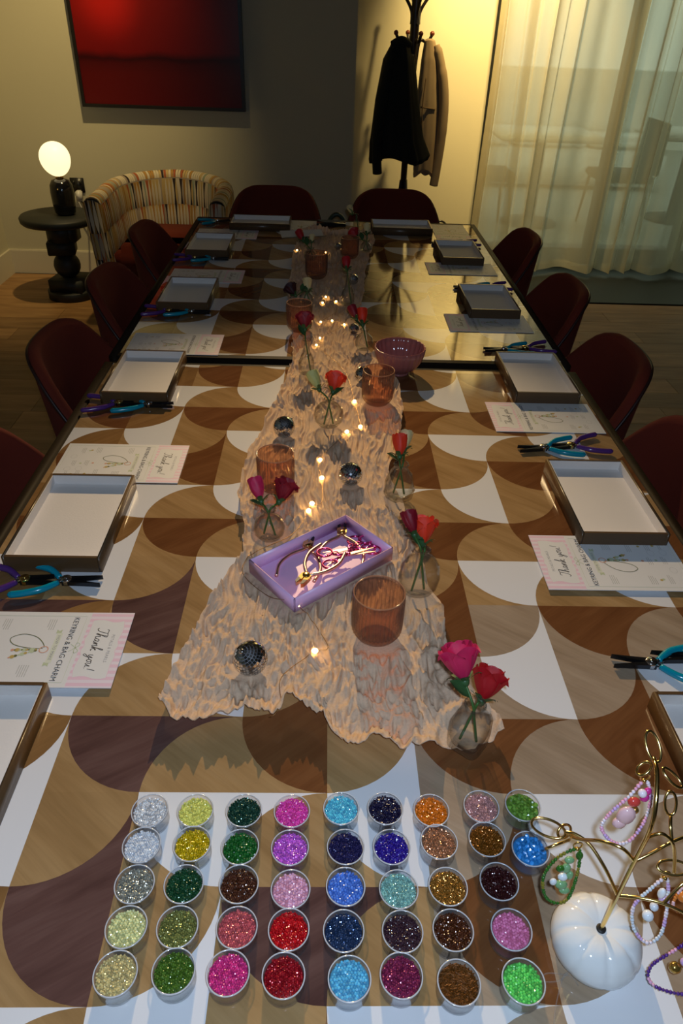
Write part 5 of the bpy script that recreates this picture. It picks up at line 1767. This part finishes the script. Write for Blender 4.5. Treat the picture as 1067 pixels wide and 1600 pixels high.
curl((0.206, 0.098, 0.131), 0.016, 0.008, (-1, 0.35, 0.1), (0.2, 0.5, 0.8))
curl((0.212, 0.084, 0.128), 0.013, 0.008, (-1, -0.35, 0), (0, -0.4, 0.9))
curl((0.221, 0.096, 0.129), 0.007, 0.006, (1, 0.3, 0), (0, 0.6, 0.8))
curl((0.277, 0.106, 0.243), 0.013, 0.006, (-0.1, 0.8, 0.5), (1, 0.1, 0))
curl((0.288, 0.083, 0.232), 0.010, 0.005, (0.7, -0.6, -0.4), (0.5, 0.8, 0))
curl((0.270, 0.096, 0.226), 0.007, 0.005, (-0.8, -0.2, -0.6), (0, 1, 0))
curl((0.288, 0.072, 0.212), 0.010, 0.005, (0, 0.6, 0.8), (1, 0, 0))
curl((0.300, 0.050, 0.150), 0.013, 0.006, (1, -0.1, 0.1), (0, 1, 0.4))

# bracelets: strings of little beads, each with its charms
BC = dict(b_green=(0.03, 0.14, 0.015), b_olive=(0.22, 0.20, 0.02), b_pink=(0.86, 0.42, 0.60), b_lilac=(0.62, 0.40, 0.70), b_pale=(0.86, 0.74, 0.80), b_crystal=(0.72, 0.76, 0.82), b_violet=(0.09, 0.025, 0.24), b_white=(0.84, 0.88, 0.92), b_jade=(0.22, 0.42, 0.20), b_magenta=(0.62, 0.04, 0.28), b_red=(0.62, 0.06, 0.05), b_quartz=(0.80, 0.52, 0.54), b_amber=(0.66, 0.20, 0.03), b_gold=(0.60, 0.36, 0.08))
for k, c in BC.items():
    mat(k, c, 0.15, spec=0.6, metal=0.85 if k == 'b_gold' else 0.0)


def bracelet(name, label, pts, r, seq, charms, closed=True):
    c0 = sum((Vector(p) for p in pts), Vector()) / len(pts)
    t = thing(name, label, 'bracelet', (c0.x, c0.y, TZ + min(p[2] for p in pts)), 0, 'beaded bracelets on the jewellery tree')
    base = Vector((c0.x, c0.y, min(p[2] for p in pts)))
    path = [p - base for p in spline(pts, 24, closed)]
    mats_ = []
    mb = MB()
    acc, last, i = 0.0, path[0], 0
    bm0 = bmesh.new()
    bmesh.ops.create_icosphere(bm0, subdivisions=1, radius=1)
    bm0.verts.ensure_lookup_table()
    vs0, fs0 = [v.co.copy() for v in bm0.verts], [[v.index for v in f.verts] for f in bm0.faces]
    bm0.free()
    full = path + ([path[0]] if closed else [])
    for p in full:
        while (p - last).length >= r * 1.75:
            last = last + (p - last).normalized() * r * 1.75
            m_ = seq[(i // seq_run(seq)) % len(seq)]
            if m_ not in mats_:
                mats_.append(m_)
            mb.add([v * r * (1 + 0.12 * math.sin(i * 2.1)) + last for v in vs0], fs0, mats_.index(m_), True)
            i += 1
    o = mb.build('bead_strand', mats_, t)
    o['kind'] = 'stuff'
    for cx, cy, cz, cr_, m_, sc in charms:
        MB().ball((0, 0, 0), cr_, 2, sc=sc).build('charm_bead', m_, t, loc=(cx - base.x, cy - base.y, cz - base.z))
    # ring and clasp at the top
    top = max(path, key=lambda q: q.z)
    MB().tube([top + Vector((0.004 * math.cos(k * PI / 8), 0.001, 0.004 + 0.005 * math.sin(k * PI / 8))) for k in range(16)], 0.0009, 6, closed=True).ball(top + Vector((0, 0, 0.0)), 0.0024, 1).build('clasp', 'gold_metal', t)


def seq_run(seq):
    return 3


bracelet('green_bracelet', 'green and gold beaded bracelet with jade chips on the left of the jewellery tree', [(0.232, 0.084, 0.120), (0.214, 0.080, 0.112), (0.203, 0.073, 0.092), (0.208, 0.068, 0.066), (0.220, 0.066, 0.056), (0.230, 0.066, 0.064), (0.234, 0.072, 0.090), (0.235, 0.080, 0.112)], 0.0019, ['b_green', 'b_olive', 'b_green', 'b_green'],
         [(0.226, 0.080, 0.108, 0.0048, 'b_jade', (1, 0.7, 0.8)), (0.224, 0.077, 0.099, 0.0055, 'b_jade', (0.8, 0.7, 1.1)), (0.222, 0.074, 0.089, 0.0050, 'b_white', (1, 0.7, 0.9)), (0.222, 0.072, 0.079, 0.0062, 'b_jade', (1, 0.7, 0.8)), (0.228, 0.074, 0.092, 0.0050, 'b_jade', (0.7, 0.6, 1.2)), (0.218, 0.076, 0.100, 0.0042, 'b_green', (1, 0.7, 1)), (0.226, 0.070, 0.072, 0.0046, 'b_jade', (1.2, 0.7, 0.8)), (0.214, 0.073, 0.082, 0.0045, 'b_white', (0.8, 0.6, 1)), (0.236, 0.083, 0.110, 0.0042, 'b_green', (0.8, 0.8, 1.3))])
bracelet('pink_bracelet', 'pink beaded bracelet with rose quartz charms at the top of the jewellery tree', [(0.274, 0.095, 0.210), (0.262, 0.088, 0.198), (0.248, 0.084, 0.176), (0.245, 0.082, 0.158), (0.258, 0.078, 0.142), (0.274, 0.080, 0.140), (0.286, 0.088, 0.156), (0.288, 0.094, 0.180), (0.282, 0.096, 0.200)], 0.0019, ['b_pink', 'b_pale', 'b_pink', 'b_lilac'],
         [(0.270, 0.090, 0.186, 0.0058, 'b_red', (1, 0.7, 0.9)), (0.280, 0.093, 0.188, 0.0048, 'b_magenta', (0.9, 0.7, 1)), (0.281, 0.094, 0.196, 0.0042, 'b_magenta', (0.9, 0.7, 1)), (0.266, 0.087, 0.170, 0.0095, 'b_quartz', (0.9, 0.6, 1.25)), (0.262, 0.086, 0.160, 0.0065, 'b_quartz', (1, 0.7, 1)), (0.274, 0.090, 0.199, 0.0040, 'b_pale', (1, 1, 1)), (0.274, 0.090, 0.174, 0.0036, 'b_gold', (1, 1, 1))])
bracelet('crystal_bracelet', 'clear and lilac crystal bracelet with white charms on the right of the jewellery tree', [(0.298, 0.050, 0.132), (0.287, 0.047, 0.118), (0.278, 0.044, 0.094), (0.282, 0.036, 0.070), (0.296, 0.030, 0.056), (0.306, 0.032, 0.068), (0.307, 0.040, 0.094), (0.304, 0.048, 0.120)], 0.0020, ['b_pale', 'b_crystal', 'b_crystal', 'b_lilac'],
         [(0.300, 0.047, 0.112, 0.0045, 'b_white', (0.8, 0.8, 1.6)), (0.296, 0.043, 0.096, 0.0040, 'b_crystal', (1, 1, 1)), (0.292, 0.040, 0.086, 0.0052, 'b_white', (1, 1, 1)), (0.304, 0.046, 0.104, 0.0050, 'b_lilac', (1, 1, 1))])
bracelet('violet_bracelet', 'violet and pink beaded bracelet at the lower right corner', [(0.345, 0.030, 0.075), (0.322, 0.026, 0.050), (0.303, 0.020, 0.034), (0.300, 0.012, 0.024), (0.312, 0.006, 0.018), (0.336, 0.002, 0.020), (0.355, 0.010, 0.040), (0.356, 0.022, 0.064)], 0.0019, ['b_violet', 'b_violet', 'b_violet', 'b_pink'],
         [(0.324, 0.018, 0.034, 0.0060, 'b_gold', (1, 0.9, 0.9)), (0.332, 0.020, 0.040, 0.0040, 'b_lilac', (1, 1, 1))])
bracelet('amber_bracelet', 'amber beaded charm at the right edge of the picture', [(0.322, 0.050, 0.130), (0.314, 0.046, 0.116), (0.312, 0.042, 0.100), (0.322, 0.040, 0.092), (0.332, 0.044, 0.100), (0.330, 0.048, 0.118)], 0.0017, ['b_amber', 'b_quartz'], [(0.320, 0.046, 0.108, 0.005, 'b_amber', (1, 1, 1))])

ec = MB().tube(spline([(0.207, -0.018, 0.0012), (0.214, 0.0, 0.0016), (0.226, 0.022, 0.004), (0.232, 0.026, 0.003), (0.222, 0.020, 0.0014), (0.206, 0.020, 0.0012), (0.212, 0.026, 0.003), (0.234, 0.024, 0.0014), (0.240, 0.016, 0.0012)], 10), 0.0006, 6).build('elastic_cord', 'elastic_cord', loc=(0, 0, TZ))
tag(ec, 'loose snippet of clear elastic cord on the table below the jewellery tree', 'cord')

# ------------------------------------------------------------------ odds and ends at the far end of the table
o = MB().box((0, 0, 0.004), (0.125, 0.085, 0.008), bev=0.0015).build('dark_tablet', 'dark_glass', loc=(0.012, 2.975, TZ))
tag(o, 'small dark glass screen lying flat at the far table end', 'screen')
fp = thing('folded_paper', 'pale folded paper lying under the far end of the runner', 'paper', (-0.10, 2.66, TZ + 0.020), 0.25)
MB().grid(lambda u, v: (0.17 * (u - 0.5), 0.10 * (v - 0.5), 0.016 * abs(2 * v - 1)), 4, 9).grid(lambda u, v: (0.17 * (0.5 - u), 0.10 * (v - 0.5), 0.016 * abs(2 * v - 1) - 0.001), 4, 9).build('sheet', 'white_paper', fp)
